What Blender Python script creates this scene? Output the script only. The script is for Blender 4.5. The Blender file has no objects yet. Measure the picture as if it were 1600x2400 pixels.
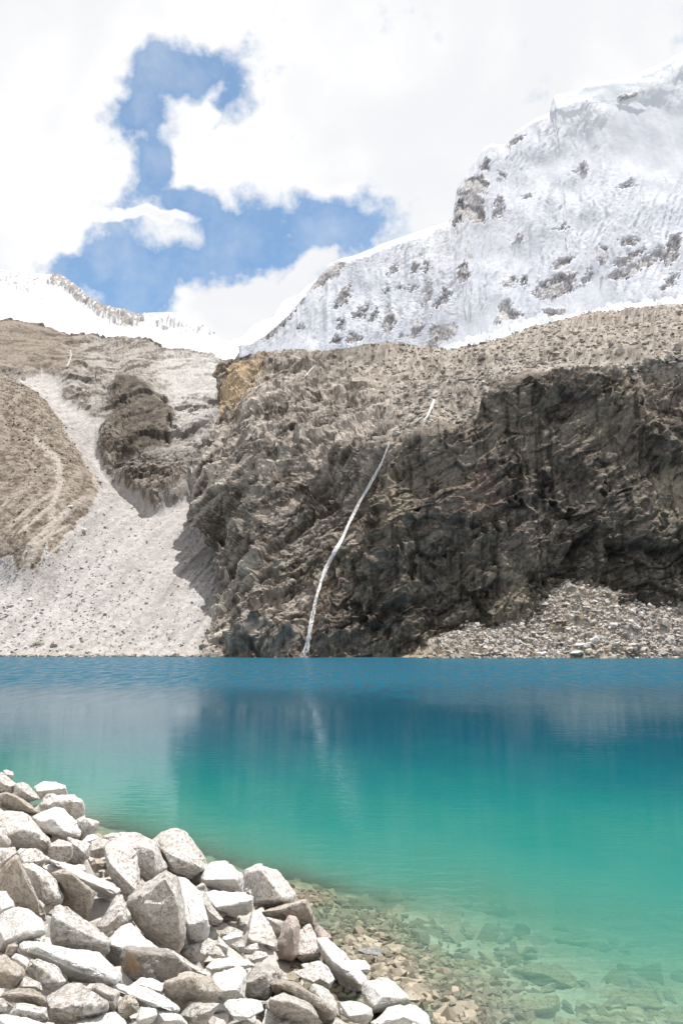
import bpy, bmesh, math, random
import numpy as np
from mathutils import Vector
from mathutils.bvhtree import BVHTree

# ------------------------------------------------------------------ camera
SC = bpy.context.scene
COL = SC.collection
F = 1867.0                       # focal length in photo pixels (1600 x 2400)
PITCH = math.radians(9.07)
CAMH = 5.0
FWD = np.array([0, math.cos(PITCH), math.sin(PITCH)])
UPV = np.array([0, -math.sin(PITCH), math.cos(PITCH)])
CP = np.array([0, 0, CAMH])
cam = bpy.data.cameras.new('camera')
camo = bpy.data.objects.new('camera', cam)
COL.objects.link(camo)
camo.location = (0, 0, CAMH)
camo.rotation_euler = (math.pi / 2 + PITCH, 0, 0)
cam.sensor_fit = 'VERTICAL'
cam.sensor_height = 36.0
cam.lens = F / 2400 * 36.0
cam.clip_start = 0.1
cam.clip_end = 20000
SC.camera = camo

# ------------------------------------------------------------------ light
SUNV = Vector((0.21, 0.01, 0.975)).normalized()      # towards the sun
SUN_STRENGTH = 4.3
SKY_STRENGTH = 0.15
CLOUD_WHITE = 0.75
SC.view_settings.view_transform = 'Standard'
SC.view_settings.look = 'None'
SC.view_settings.exposure = 0.47
SC.view_settings.gamma = 1.0
SC.view_settings.use_curve_mapping = False
sl = bpy.data.lights.new('sun', 'SUN')
sl.energy = SUN_STRENGTH
sl.angle = math.radians(0.53)
sl.color = (1.0, 0.965, 0.92)
so = bpy.data.objects.new('sun', sl)
COL.objects.link(so)
so.rotation_euler = SUNV.to_track_quat('Z', 'Y').to_euler()
SC.render.engine = 'CYCLES'
SC.cycles.use_denoising = True
SC.cycles.max_bounces = 4
SC.cycles.diffuse_bounces = 3
SC.cycles.transparent_max_bounces = 12
SC.cycles.caustics_reflective = False
SC.cycles.caustics_refractive = False
SC.cycles.sample_clamp_indirect = 6.0


def ray(px, py):
    d = FWD + np.array([1, 0, 0]) * (px - 800) / F + UPV * (1200 - py) / F
    return d


def atv(px, py, Y):
    """photo pixel + distance Y ahead of the camera -> world points (arrays)"""
    px, py, Y = np.broadcast_arrays(np.asarray(px, float), np.asarray(py, float), np.asarray(Y, float))
    dx = (px - 800) / F
    dv = (1200 - py) / F
    dy = FWD[1] + UPV[1] * dv
    dz = FWD[2] + UPV[2] * dv
    k = Y / dy
    return np.stack([dx * k, Y, CAMH + dz * k], -1)


def world_to_px(P):
    q = P - CP
    c = q @ FWD
    return 800 + F * q[..., 0] / c, 1200 - F * (q @ UPV) / c


# ------------------------------------------------------------------ sky
class NT:
    def __init__(self, tree):
        self.t = tree
        self.n = tree.nodes
        self.l = tree.links

    def node(self, typ, **kw):
        n = self.n.new(typ)
        for k, v in kw.items():
            setattr(n, k, v)
        return n

    def put(self, sock, v):
        if hasattr(v, 'is_linked') or hasattr(v, 'links'):
            self.l.new(v, sock)
        elif isinstance(v, (tuple, list)) and len(v) == 3 and sock.type == 'RGBA':
            sock.default_value = (*v, 1)
        else:
            sock.default_value = v

    def math(self, op, a, b=None, c=None, clamp=False):
        n = self.node('ShaderNodeMath', operation=op, use_clamp=clamp)
        for i, v in enumerate((a, b, c)):
            if v is not None:
                self.put(n.inputs[i], v)
        return n.outputs[0]

    def vmath(self, op, a, b=None, scale=None):
        n = self.node('ShaderNodeVectorMath', operation=op)
        self.put(n.inputs[0], a)
        if b is not None:
            self.put(n.inputs[1], b)
        if scale is not None:
            self.put(n.inputs['Scale'], scale)
        return n.outputs['Value'] if op in ('LENGTH', 'DOT_PRODUCT') else n.outputs['Vector']

    def noise(self, vec, scale, detail=5, rough=0.55, lac=2.0, dist=0.0, color=False, typ='FBM'):
        n = self.node('ShaderNodeTexNoise')
        n.noise_type = typ
        if vec is not None:
            self.put(n.inputs['Vector'], vec)
        n.inputs['Scale'].default_value = scale
        n.inputs['Detail'].default_value = detail
        n.inputs['Roughness'].default_value = rough
        n.inputs['Lacunarity'].default_value = lac
        n.inputs['Distortion'].default_value = dist
        return n.outputs['Color'] if color else n.outputs[0]

    def mapr(self, v, a, b, c=0.0, d=1.0, smooth=False):
        n = self.node('ShaderNodeMapRange')
        n.interpolation_type = 'SMOOTHSTEP' if smooth else 'LINEAR'
        n.clamp = True
        self.put(n.inputs[0], v)
        for i, x in enumerate((a, b, c, d)):
            self.put(n.inputs[i + 1], x)
        return n.outputs[0]

    def mix(self, f, a, b, blend='MIX'):
        n = self.node('ShaderNodeMix', data_type='RGBA', blend_type=blend)
        self.put(n.inputs[0], f)
        self.put(n.inputs[6], a)
        self.put(n.inputs[7], b)
        return n.outputs[2]

    def ramp(self, f, stops, interp='LINEAR'):
        n = self.node('ShaderNodeValToRGB')
        n.color_ramp.interpolation = interp
        e = n.color_ramp.elements
        while len(e) < len(stops):
            e.new(0.5)
        for el, (p, c) in zip(e, stops):
            el.position = p
            el.color = (*c, 1) if len(c) == 3 else c
        self.put(n.inputs[0], f)
        return n.outputs[0]


def build_world():
    w = bpy.data.worlds.new('World')
    SC.world = w
    w.use_nodes = True
    w.cycles.sampling_method = 'MANUAL'
    w.cycles.sample_map_resolution = 256
    w.node_tree.nodes.clear()
    t = NT(w.node_tree)
    sky = t.node('ShaderNodeTexSky', sky_type='NISHITA', sun_disc=False)
    sky.sun_elevation = math.asin(SUNV.z)
    sky.sun_rotation = math.atan2(SUNV.x, SUNV.y)
    sky.altitude = 3500
    sky.air_density = 1.0
    sky.dust_density = 0.6
    sky.ozone_density = 1.0
    skyc = t.vmath('SCALE', t.vmath('MULTIPLY', sky.outputs[0], (0.70, 1.06, 1.09)), scale=SKY_STRENGTH)
    tc = t.node('ShaderNodeTexCoord').outputs['Generated']
    sep = t.node('ShaderNodeSeparateXYZ')
    t.put(sep.inputs[0], tc)
    x, y, z = sep.outputs
    yy = t.math('MAXIMUM', y, 0.08)
    u = t.math('DIVIDE', x, yy)
    v = t.math('DIVIDE', z, yy)
    cb = t.node('ShaderNodeCombineXYZ')
    t.put(cb.inputs[0], u)
    t.put(cb.inputs[1], v)
    uv = cb.outputs[0]
    w1 = t.noise(tc, 8.0, 4, 0.6, color=True)
    w1 = t.vmath('SUBTRACT', w1, (0.5, 0.5, 0.5))
    uvw = t.vmath('ADD', uv, t.vmath('SCALE', w1, scale=0.13))

    def ell(cx, cy, rx, ry, rot=0.0):
        k = 1600 / 1568
        cx, cy, rx, ry = cx * k, cy * k, rx * k, ry * k
        d = ray(cx, cy)
        cu, cv = d[0] / d[1], d[2] / d[1]
        s = 1.0 / (F * d[1])
        m = t.node('ShaderNodeMapping', vector_type='TEXTURE')
        t.put(m.inputs['Vector'], uvw)
        m.inputs['Location'].default_value = (cu, cv, 0)
        m.inputs['Rotation'].default_value = (0, 0, math.radians(-rot))
        m.inputs['Scale'].default_value = (rx * s, ry * s, 1)
        return t.math('SUBTRACT', 1.0, t.vmath('LENGTH', m.outputs[0]))

    holes = [(440, 165, 130, 66), (330, 260, 60, 85), (368, 390, 52, 115), (535, 215, 52, 105, 14), (430, 478, 85, 42),
             (560, 530, 210, 78), (300, 630, 215, 78), (330, 700, 170, 80), (775, 520, 125, 56, 22), (620, 590, 135, 58),
             (190, 625, 110, 52), (250, 670, 140, 65)]
    whites = [(470, 275, 55, 42, 35), (500, 360, 130, 85), (545, 700, 150, 72), (720, 610, 75, 55, -40), (320, 505, 130, 22, 6),
              (90, 500, 120, 110)]
    h = None
    for e in holes:
        o = ell(*e)
        h = o if h is None else t.math('SMOOTH_MAX', h, o, 0.25)
    wv = None
    for e in whites:
        o = ell(*e)
        wv = o if wv is None else t.math('SMOOTH_MAX', wv, o, 0.2)
    wv = t.math('MAXIMUM', wv, 0.0)
    hh = t.math('SUBTRACT', h, t.math('MULTIPLY', wv, 1.5))
    # broken cloud goes on over the rest of the sky
    big = t.noise(tc, 2.3, 3, 0.6)
    gen = t.mapr(big, 0.60, 0.72, -1.0, 0.5)
    offv = t.mapr(t.vmath('LENGTH', t.vmath('SUBTRACT', uv, (-0.02, 0.45, 0))), 0.62, 0.85, 0.0, 1.0)
    behind = t.mapr(y, 0.05, 0.3, 1.0, 0.0)
    outm = t.math('MAXIMUM', offv, behind)
    fld0 = t.math('MAXIMUM', hh, t.math('SUBTRACT', gen, t.math('MULTIPLY', t.math('SUBTRACT', 1.0, outm), 2.0)))
    fld0 = t.math('MAXIMUM', fld0, -1.0)
    fine = t.noise(tc, 13.0, 7, 0.60)
    fld = t.math('ADD', fld0, t.math('MULTIPLY', t.math('SUBTRACT', fine, 0.5), 3.7))
    cov = t.mapr(fld, -0.62, 0.46, 1.0, 0.0, True)
    sh = t.noise(tc, 4.2, 3, 0.55, dist=0.4)
    edge = t.mapr(fld0, -0.9, -0.1, 0.0, 1.0)
    shade = t.mapr(t.math('ADD', t.math('ADD', sh, t.math('MULTIPLY', edge, 0.12)), t.math('MULTIPLY', fine, .25)), 0.54, 0.78, 0.0, 1.0, True)
    cc = t.mix(shade, tuple(CLOUD_WHITE * c for c in (0.885, 0.89, 0.915)), (CLOUD_WHITE,) * 3)
    # thin veil in the blue, thicker air towards the horizon
    cov = t.math('MAXIMUM', cov, t.mapr(fine, .44, .70, 0.14, .36))
    hz = t.mapr(z, 0.02, 0.30, 0.55, 0.0)
    cov = t.math('MAXIMUM', cov, hz)
    c = t.mix(cov, skyc, cc)
    bg = t.node('ShaderNodeBackground')
    t.put(bg.inputs[0], c)
    bg.inputs[1].default_value = 1.0
    out = t.node('ShaderNodeOutputWorld')
    t.l.new(bg.outputs[0], out.inputs[0])


build_world()

# ------------------------------------------------------------------ noise in numpy


def _h(ix, iy, iz, seed):
    h = (ix.astype(np.uint32) * np.uint32(374761393) + iy.astype(np.uint32) * np.uint32(668265263)
         + iz.astype(np.uint32) * np.uint32(2147483647 - 58) + np.uint32((seed * 1274126177 + 97) & 0xffffffff))
    h = (h ^ (h >> np.uint32(13))) * np.uint32(1274126177)
    h = (h ^ (h >> np.uint32(16))) * np.uint32(2246822519)
    return h ^ (h >> np.uint32(15))


def perlin(p, seed=0):
    p = np.asarray(p, np.float32)
    i = np.floor(p)
    f = p - i
    i = i.astype(np.int32)
    u = f * f * f * (f * (f * 6 - 15) + 10)
    out = np.zeros(p.shape[:-1], np.float32)
    for dx in (0, 1):
        wx = u[..., 0] if dx else 1 - u[..., 0]
        for dy in (0, 1):
            wy = u[..., 1] if dy else 1 - u[..., 1]
            for dz in (0, 1):
                wz = u[..., 2] if dz else 1 - u[..., 2]
                h = _h(i[..., 0] + dx, i[..., 1] + dy, i[..., 2] + dz, seed)
                gx = (h & np.uint32(1023)).astype(np.float32) / 511.5 - 1
                gy = ((h >> np.uint32(10)) & np.uint32(1023)).astype(np.float32) / 511.5 - 1
                gz = ((h >> np.uint32(20)) & np.uint32(1023)).astype(np.float32) / 511.5 - 1
                out += wx * wy * wz * (gx * (f[..., 0] - dx) + gy * (f[..., 1] - dy) + gz * (f[..., 2] - dz))
    return out * 1.3


def fbm(p, oct=4, gain=0.5, seed=0):
    a, s, o = 1.0, 1.0, 0
    for k in range(oct):
        o = o + a * perlin(p * s, seed + k * 17)
        a *= gain
        s *= 2.03
    return o


def ridged(p, oct=4, gain=0.5, seed=0):
    a, s, o, n = 1.0, 1.0, 0, 0
    for k in range(oct):
        o = o + a * (1 - 2 * np.abs(perlin(p * s, seed + k * 13)))
        n += a
        a *= gain
        s *= 2.07
    return o / n


def facets(p, seed=0):
    """random tilted plane in every Voronoi cell: broken rock. returns (height, cell value, crack distance)"""
    p = np.asarray(p, np.float32)
    i = np.floor(p).astype(np.int32)
    b1 = np.full(p.shape[:-1], 1e9, np.float32)
    b2 = b1.copy()
    ht = np.zeros_like(b1)
    cv = np.zeros_like(b1)
    for dx in (-1, 0, 1):
        for dy in (-1, 0, 1):
            for dz in (-1, 0, 1):
                cx, cy, cz = i[..., 0] + dx, i[..., 1] + dy, i[..., 2] + dz
                h = _h(cx, cy, cz, seed)
                rx = (h & np.uint32(1023)).astype(np.float32) / 1023
                ry = ((h >> np.uint32(10)) & np.uint32(1023)).astype(np.float32) / 1023
                rz = ((h >> np.uint32(20)) & np.uint32(1023)).astype(np.float32) / 1023
                qx, qy, qz = p[..., 0] - cx - rx, p[..., 1] - cy - ry, p[..., 2] - cz - rz
                d = qx * qx + qy * qy + qz * qz
                m = d < b1
                b2 = np.where(m, b1, np.minimum(b2, d))
                b1 = np.where(m, d, b1)
                g = qx * (ry * 2 - 1) + qy * (rz * 2 - 1) + qz * (rx * 2 - 1) + (ry - 0.5) * 0.5
                ht = np.where(m, g, ht)
                cv = np.where(m, rz, cv)
    return ht, cv, np.sqrt(b2) - np.sqrt(b1)


def sstep(x, a, b):
    t = np.clip((x - a) / (b - a), 0, 1)
    return t * t * (3 - 2 * t)


def inpoly(px, py, poly):
    r = np.zeros(px.shape, bool)
    n = len(poly)
    for k in range(n):
        x1, y1 = poly[k]
        x2, y2 = poly[(k + 1) % n]
        if y1 == y2:
            continue
        c = ((y1 > py) != (y2 > py)) & (px < (x2 - x1) * (py - y1) / (y2 - y1) + x1)
        r ^= c
    return r


def seg_dist(px, py, path):
    best = np.full(px.shape, 1e9)
    for (x1, y1), (x2, y2) in zip(path[:-1], path[1:]):
        vx, vy = x2 - x1, y2 - y1
        t = np.clip(((px - x1) * vx + (py - y1) * vy) / (vx * vx + vy * vy), 0, 1)
        best = np.minimum(best, np.hypot(px - x1 - t * vx, py - y1 - t * vy))
    return best


def tps_fit(pts, vals):
    pts = np.asarray(pts, float)
    n = len(pts)
    r = np.linalg.norm(pts[:, None] - pts[None], axis=-1)
    K = np.where(r > 0, r * r * np.log(r + 1e-12), 0) + np.eye(n) * 1e-4
    P = np.c_[np.ones(n), pts]
    A = np.block([[K, P], [P.T, np.zeros((3, 3))]])
    return pts, np.linalg.solve(A, np.r_[vals, 0, 0, 0])


def tps_eval(fit, q):
    pts, w = fit
    q = np.asarray(q, float)
    sh = q.shape[:-1]
    q = q.reshape(-1, 2)
    o = w[-3] + q @ w[-2:]
    for k, p in enumerate(pts):
        r2 = ((q - p) ** 2).sum(-1)
        o = o + w[k] * 0.5 * r2 * np.log(r2 + 1e-18)
    return o.reshape(sh)


# ------------------------------------------------------------------ meshes and tags


def tag(o, label=None, cat=None, group=None, kind=None):
    if label:
        o['label'] = label
    if cat:
        o['category'] = cat
    if group:
        o['group'] = group
    if kind:
        o['kind'] = kind
    return o


def mesh_np(name, V, Q, mat, col=None, smooth=False, attrs=None):
    """verts (n,3), quads or tris (m,k) -> one mesh object; col = colour of each vertex"""
    me = bpy.data.meshes.new(name)
    V = np.asarray(V, np.float32).reshape(-1, 3)
    Q = np.asarray(Q, np.int32)
    k = Q.shape[1]
    me.vertices.add(len(V))
    me.vertices.foreach_set('co', V.ravel())
    me.loops.add(Q.size)
    me.loops.foreach_set('vertex_index', Q.ravel())
    me.polygons.add(len(Q))
    me.polygons.foreach_set('loop_start', np.arange(0, Q.size, k, dtype=np.int32))
    me.polygons.foreach_set('loop_total', np.full(len(Q), k, np.int32))
    me.polygons.foreach_set('use_smooth', np.full(len(Q), smooth, bool))
    if col is not None:
        a = me.color_attributes.new('Col', 'FLOAT_COLOR', 'POINT')
        c = np.ones((len(V), 4), np.float32)
        c[:, :3] = np.clip(np.asarray(col).reshape(-1, 3), 0.005, 0.95)
        a.data.foreach_set('color', c.ravel())
    for nm, v in (attrs or {}).items():
        a = me.attributes.new(nm, 'FLOAT', 'POINT')
        a.data.foreach_set('value', np.asarray(v, np.float32).ravel())
    me.update(calc_edges=True)
    me.validate()
    if mat:
        me.materials.append(mat)
    o = bpy.data.objects.new(name, me)
    COL.objects.link(o)
    return o


def quads(n, m):
    i = np.arange(n * m).reshape(n, m)
    return np.stack([i[:-1, :-1], i[1:, :-1], i[1:, 1:], i[:-1, 1:]], -1).reshape(-1, 4)


def submesh(name, V, Q, col, keep, mat, smooth=False):
    """the faces of a grid where keep is true, as an object of their own"""
    q = Q[keep]
    used, inv = np.unique(q, return_inverse=True)
    return mesh_np(name, V[used], inv.reshape(q.shape), mat, col[used], smooth)


def net_grid(net, n, m, blur=2):
    """control net [cols][knots] of (px, py, Y) -> smooth grid n (across) x m (up)"""
    A = np.array(net, float)
    C, K = A.shape[:2]
    # arc lengths on screen give an even grid
    dc = np.linalg.norm(np.diff(A[..., :2], axis=0), axis=-1).mean(1) + 4
    dk = np.linalg.norm(np.diff(A[..., :2], axis=1), axis=-1).mean(0) + 4
    sc = np.r_[0, np.cumsum(dc)]
    sk = np.r_[0, np.cumsum(dk)]
    gs = np.linspace(0, sc[-1], n)
    gk = np.linspace(0, sk[-1], m)
    B = np.empty((n, K, 3))
    for k in range(K):
        for c in range(3):
            B[:, k, c] = np.interp(gs, sc, A[:, k, c])
    G = np.empty((n, m, 3))
    for a in range(n):
        for c in range(3):
            G[a, :, c] = np.interp(gk, sk, B[a, :, c])
    for _ in range(blur):
        P = np.pad(G[..., 2], ((3, 3), (3, 3)), mode='edge')
        P = sum(P[k:k + n, :] for k in range(7)) / 7
        G[..., 2] = sum(P[:, k:k + m] for k in range(7)) / 7
    return G


def normals(P):
    a = np.gradient(P, axis=0)
    b = np.gradient(P, axis=1)
    N = np.cross(a, b)      # across x up = towards the camera
    N /= np.linalg.norm(N, axis=-1, keepdims=True) + 1e-9
    return N


def facing(P, N):
    """how squarely the surface faces the camera: thin slices of slope carry less small relief"""
    v = CP - P
    v /= np.linalg.norm(v, axis=-1, keepdims=True)
    return np.clip((N * v).sum(-1) * 1.9, .12, 1)


def crest_fade(py, k):
    """0 on the skyline of a grid, 1 away from it"""
    j = np.argmin(py, 1)[:, None]
    return sstep(np.abs(np.arange(py.shape[1])[None, :] - j), 0, k)


def blur3(a):
    p = np.pad(a, 1, mode='edge')
    p = p[:-2] + 2 * p[1:-1] + p[2:]
    return (p[:, :-2] + 2 * p[:, 1:-1] + p[:, 2:]) / 16


def mixc(a, b, t):
    t = np.clip(t, 0, 1)[..., None]
    return np.asarray(a) * (1 - t) + np.asarray(b) * t


# ------------------------------------------------------------------ materials


def mat_vcol(name, nscale=0.5, var=0.25, bump=0.3, bscale=1.0, bdist=0.5, rough=0.95, spec=0.15, sub=None):
    m = bpy.data.materials.new(name)
    m.use_nodes = True
    m.node_tree.nodes.clear()
    t = NT(m.node_tree)
    at = t.node('ShaderNodeAttribute', attribute_name='Col')
    oc = t.node('ShaderNodeTexCoord').outputs['Object']
    n1 = t.noise(oc, nscale, 8, 0.7)
    f = t.mapr(n1, 0.25, 0.75, 1 - var, 1 + var)
    c = t.vmath('SCALE', at.outputs['Color'], scale=f)
    b = t.node('ShaderNodeBump')
    b.inputs['Strength'].default_value = bump
    b.inputs['Distance'].default_value = bdist
    n2 = t.noise(oc, bscale, 9, 0.72)
    t.put(b.inputs['Height'], n2)
    p = t.node('ShaderNodeBsdfPrincipled')
    t.put(p.inputs['Base Color'], c)
    p.inputs['Roughness'].default_value = rough
    p.inputs['Specular IOR Level'].default_value = spec
    t.l.new(b.outputs[0], p.inputs['Normal'])
    o = t.node('ShaderNodeOutputMaterial')
    t.l.new(p.outputs[0], o.inputs[0])
    return m


M_CLIFF = mat_vcol('cliff_rock', 0.8, 0.42, 0.8, 1.1, 1.0)
M_RUBBLE = mat_vcol('moraine_rubble', 0.9, 0.30, 0.6, 1.2, 0.6)
M_SCREE = mat_vcol('scree_gravel', 1.0, 0.30, 0.7, 1.3, 0.7)
M_SNOW = mat_vcol('snow', 0.05, 0.03, 0.25, 0.12, 3.0, 0.7, 0.3)
M_ICE = mat_vcol('glacier_ice', 0.2, 0.08, 0.4, 0.4, 2.0, 0.6, 0.3)
M_STONE = mat_vcol('scree_stone', 1.5, 0.2, 0.5, 3.0, 0.2)

# ------------------------------------------------------------------ far shore: the big cliff with rubble on top
def build_cliff():
    net = [
        [(520, 1578, 262), (520, 1541, 264), (550, 1360, 300), (515, 1190, 336), (530, 1085, 352), (550, 960, 368), (555, 866, 392)],
        [(462, 1578, 226), (464, 1541, 230), (490, 1360, 258), (446, 1190, 292), (462, 1085, 311), (500, 960, 332), (510, 858, 356)],
        [(600, 1578, 223), (600, 1541, 226), (600, 1370, 243), (590, 1190, 264), (590, 1060, 288), (590, 940, 314), (605, 824, 348)],
        [(740, 1578, 223), (740, 1541, 226), (745, 1370, 240), (750, 1200, 258), (750, 1060, 278), (755, 930, 306), (765, 815, 350)],
        [(880, 1578, 224), (880, 1541, 227), (890, 1370, 235), (900, 1200, 243), (905, 1046, 253), (910, 920, 292), (905, 791, 355)],
        [(1050, 1578, 227), (1060, 1541, 229), (1080, 1380, 235), (1090, 1200, 239), (1090, 1012, 244), (1070, 920, 292), (1050, 815, 375)],
        [(1170, 1578, 229), (1180, 1541, 231), (1170, 1370, 236), (1165, 1150, 240), (1160, 904, 245), (1160, 850, 300), (1150, 793, 392)],
        [(1260, 1578, 231), (1260, 1541, 233), (1255, 1370, 238), (1250, 1150, 241), (1250, 880, 245), (1250, 828, 305), (1245, 768, 410)],
        [(1420, 1578, 233), (1420, 1541, 235), (1420, 1370, 240), (1420, 1150, 242), (1430, 838, 245), (1420, 790, 320), (1420, 731, 440)],
        [(1600, 1578, 233), (1600, 1541, 235), (1600, 1370, 240), (1600, 1150, 242), (1600, 804, 245), (1600, 765, 320), (1600, 712, 455)],
        [(1950, 1578, 232), (1950, 1541, 235), (1950, 1370, 240), (1950, 1150, 242), (1950, 770, 245), (1950, 720, 320), (1950, 640, 470)],
    ]
    n, m = 650, 385
    G = net_grid(net, n, m, 1)
    px, py, Y = G[..., 0], G[..., 1], G[..., 2]
    P = atv(px, py, Y)
    N = normals(P)
    # the line of the waterfall parts the sunlit stepped face from the dark streaked wall
    fl = np.interp(py, [790, 1045, 1200, 1300, 1540], [960, 925, 850, 800, 735])
    wob = fbm(P * 0.05, 3, seed=5) * 26
    right = sstep(px + wob - fl, -10, 45)
    rimrow = np.interp(px, [400, 512, 600, 765, 905, 1000, 1090, 1130, 1160, 1250, 1430, 1480, 1600, 1950],
                       [850, 800, 780, 790, 1030, 1025, 1000, 940, 897, 876, 836, 816, 802, 768])
    top = sstep(rimrow - py + fbm(P * 0.11, 3, seed=9) * 12, -5, 9)          # rubble slope above the rim
    top = np.maximum(top * sstep(px, 860, 950), sstep(py, 900, 840) * sstep(px + (900 - py) * .5, 760, 920) * 0.9)
    rock = 1 - top
    # strata axes
    def axes(a, st):
        c, s = math.cos(a), math.sin(a)
        al = P[..., 0] * c + P[..., 2] * s
        pe = -P[..., 0] * s + P[..., 2] * c
        return np.stack([al / st, pe, P[..., 1]], -1)
    L = axes(math.radians(49), 3.6)
    R = axes(math.radians(38), 2.4)
    warp = np.stack([fbm(P * 0.035, 3, seed=21), fbm(P * 0.035, 3, seed=22), fbm(P * 0.035, 3, seed=23)], -1) * 7
    disp = fbm(P * 0.017, 3, seed=1) * 8.5 + fbm(P * 0.05, 2, seed=2) * 3.2
    colv = 0
    fc = facing(P, N)
    A = np.where(right[..., None] > 0.5, R, L) + warp
    for k, (cell, amp) in enumerate(((19.0, 3.6), (7.0, 2.4), (3.0, 1.3), (1.35, .6))):
        h1, c1, e1 = facets((A if k < 2 else A - warp * .5) / cell, 30 + k)
        for _ in range((3, 0, 0, 0)[k]):
            h1 = blur3(h1)
        disp = disp + h1 * amp * (0.35 + 0.65 * rock) * (0.85 + 0.3 * (1 - right)) * (fc if k > 1 else 1)
        colv = colv + (c1 - 0.5) * (0.3, 0.35, 0.35, .3)[k]
    # broken ledges along the strata
    def ledge(s, seed, cut):
        f = s - np.floor(s)
        br = sstep(fbm(P * cut, 3, .6, seed), -.25, .25)
        return (f ** 1.6 - .38) * br
    wl = fbm(P * .06, 4, .55, 45) * 1.5
    led = ledge(L[..., 1] / 6.5 + wl, 46, .07) * 2.6 + ledge(L[..., 1] / 2.3 + wl * 1.6, 47, .16) * 1.15
    ler = ledge(R[..., 1] / 13 + wl, 48, .05) * 3.6 + ledge(R[..., 1] / 4.2 + wl * 1.6, 49, .11) * 1.3
    disp = disp + fc * rock * (led * (1 - right) + ler * right)
    rl = ridged(np.stack([L[..., 0] / 16, L[..., 1] / 4.5, L[..., 2] / 10], -1), 4, 0.55, 40)
    disp = disp + rl * 1.2 * rock * (1 - right) * fc
    ver = ridged(np.stack([P[..., 0] / 3.4, P[..., 1] / 7, P[..., 2] / 22], -1), 4, 0.55, 44)
    disp = disp + ver * .45 * rock * right
    rg = ridged(np.stack([R[..., 0] / 22, R[..., 1] / 8, R[..., 2] / 14], -1), 4, 0.55, 41)
    disp = disp + rg * 1.8 * rock * right * fc
    fine = fbm(P * 0.9, 3, 0.6, 50)
    disp = disp + fine * 0.4 * fc
    disp = disp + top * (fbm(P * 0.10, 4, 0.55, 60) * 2.0) * fc
    disp = disp * (.3 + .7 * crest_fade(py, 10))
    # gully of the waterfall
    disp = disp - np.exp(-((px - fl + 12) / 16) ** 2) * 2.4 * sstep(py, 1040, 1090)
    disp = disp * sstep(np.abs(py - 1541), -30, 40) ** 0.3
    disp = disp * .6 + blur3(disp) * .4
    P2 = P + N * disp[..., None]
    # ---- colour
    br = colv + fine * 0.30 + rl * 0.28 * (1 - right) + rg * .25 * right
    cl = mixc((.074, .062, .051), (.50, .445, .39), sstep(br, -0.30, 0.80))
    streak = fbm(np.stack([P[..., 0] / 2.6, P[..., 1] / 6, P[..., 2] / 42], -1), 4, 0.62, 70)
    patch = fbm(np.stack([P[..., 0] / 20, P[..., 1] / 20, P[..., 2] / 30], -1), 4, 0.55, 74)
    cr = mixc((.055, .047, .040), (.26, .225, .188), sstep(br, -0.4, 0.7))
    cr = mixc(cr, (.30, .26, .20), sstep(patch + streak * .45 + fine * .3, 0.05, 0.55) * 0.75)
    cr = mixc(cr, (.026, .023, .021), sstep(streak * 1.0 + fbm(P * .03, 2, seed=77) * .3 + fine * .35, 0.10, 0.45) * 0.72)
    pk = inpoly(px + wob * .6, py + wob * .5, [(1060, 1210), (1090, 1140), (1140, 1100), (1170, 1140), (1175, 1200), (1120, 1225)])
    cr = mixc(cr, (.24, .175, .15), pk * 0.45)
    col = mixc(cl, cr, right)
    og = sstep(640 - px - (py - 830) * .42, 0, 45) * sstep(1010 - py, 0, 60)
    col = mixc(col, (.46, .34, .21), og * 0.75 * sstep(patch + fine * .4, -.4, .2))
    rub = mixc((.19, .165, .138), (.37, .335, .295), sstep(fbm(P * 0.45, 4, 0.7, 80), -0.4, 0.5))
    col = mixc(col, rub, top)
    wet = np.exp(-np.abs(px - fl + 14) / 26) * sstep(py, 1040, 1100)
    col = mixc(col, (.20, .155, .115), wet * 0.55)
    V = P2.reshape(-1, 3)
    col = col.reshape(-1, 3)
    Q = quads(n, m)
    ftop = top.reshape(-1)[Q].mean(1) > 0.5
    c = submesh('rock_cliff', V, Q, col, ~ftop, M_CLIFF)
    tag(c, 'tall dark rock cliff rising straight from the far side of the lake', 'cliff', kind='structure')
    r = submesh('moraine_slope', V, Q, col, ftop, M_RUBBLE)
    tag(r, 'grey brown rubble slope on top of the dark cliff', 'slope', kind='structure')
    bvh = BVHTree.FromPolygons(V.tolist(), Q.tolist())
    return dict(P=P2, N=N, top=top, px=px, py=py, bvh=bvh)


CL = build_cliff()

# ------------------------------------------------------------------ far shore left: scree, brown hill, rock slabs
HILL = [(-400, 860), (0, 912), (60, 930), (108, 965), (150, 1030), (190, 1090), (215, 1130), (242, 1165), (222, 1200), (205, 1240),
        (165, 1290), (152, 1302), (135, 1332), (120, 1345), (110, 1330), (95, 1375), (60, 1365), (0, 1338), (-400, 1240)]
SLAB = [(-400, 840), (0, 893), (60, 903), (95, 882), (150, 905), (148, 940), (195, 965), (240, 990), (228, 1050), (240, 1095), (262, 1127),
        (300, 1160), (325, 1172), (362, 1208), (440, 1166), (446, 1100), (470, 1062), (530, 960), (700, 900), (700, 600), (-400, 600)]
HOLLOW = [(270, 962), (290, 922), (330, 912), (348, 928), (365, 952), (402, 972), (412, 1000), (405, 1022), (370, 1055), (340, 1076),
          (300, 1086), (250, 1076), (232, 1058), (250, 1020)]
HOLLOW2 = [(272, 1122), (300, 1107), (350, 1112), (385, 1127), (437, 1137), (420, 1160), (380, 1192), (362, 1206), (320, 1172), (290, 1150)]
HOLLOW3 = [(243, 962), (268, 932), (300, 916), (306, 926), (290, 950), (262, 966)]


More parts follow.
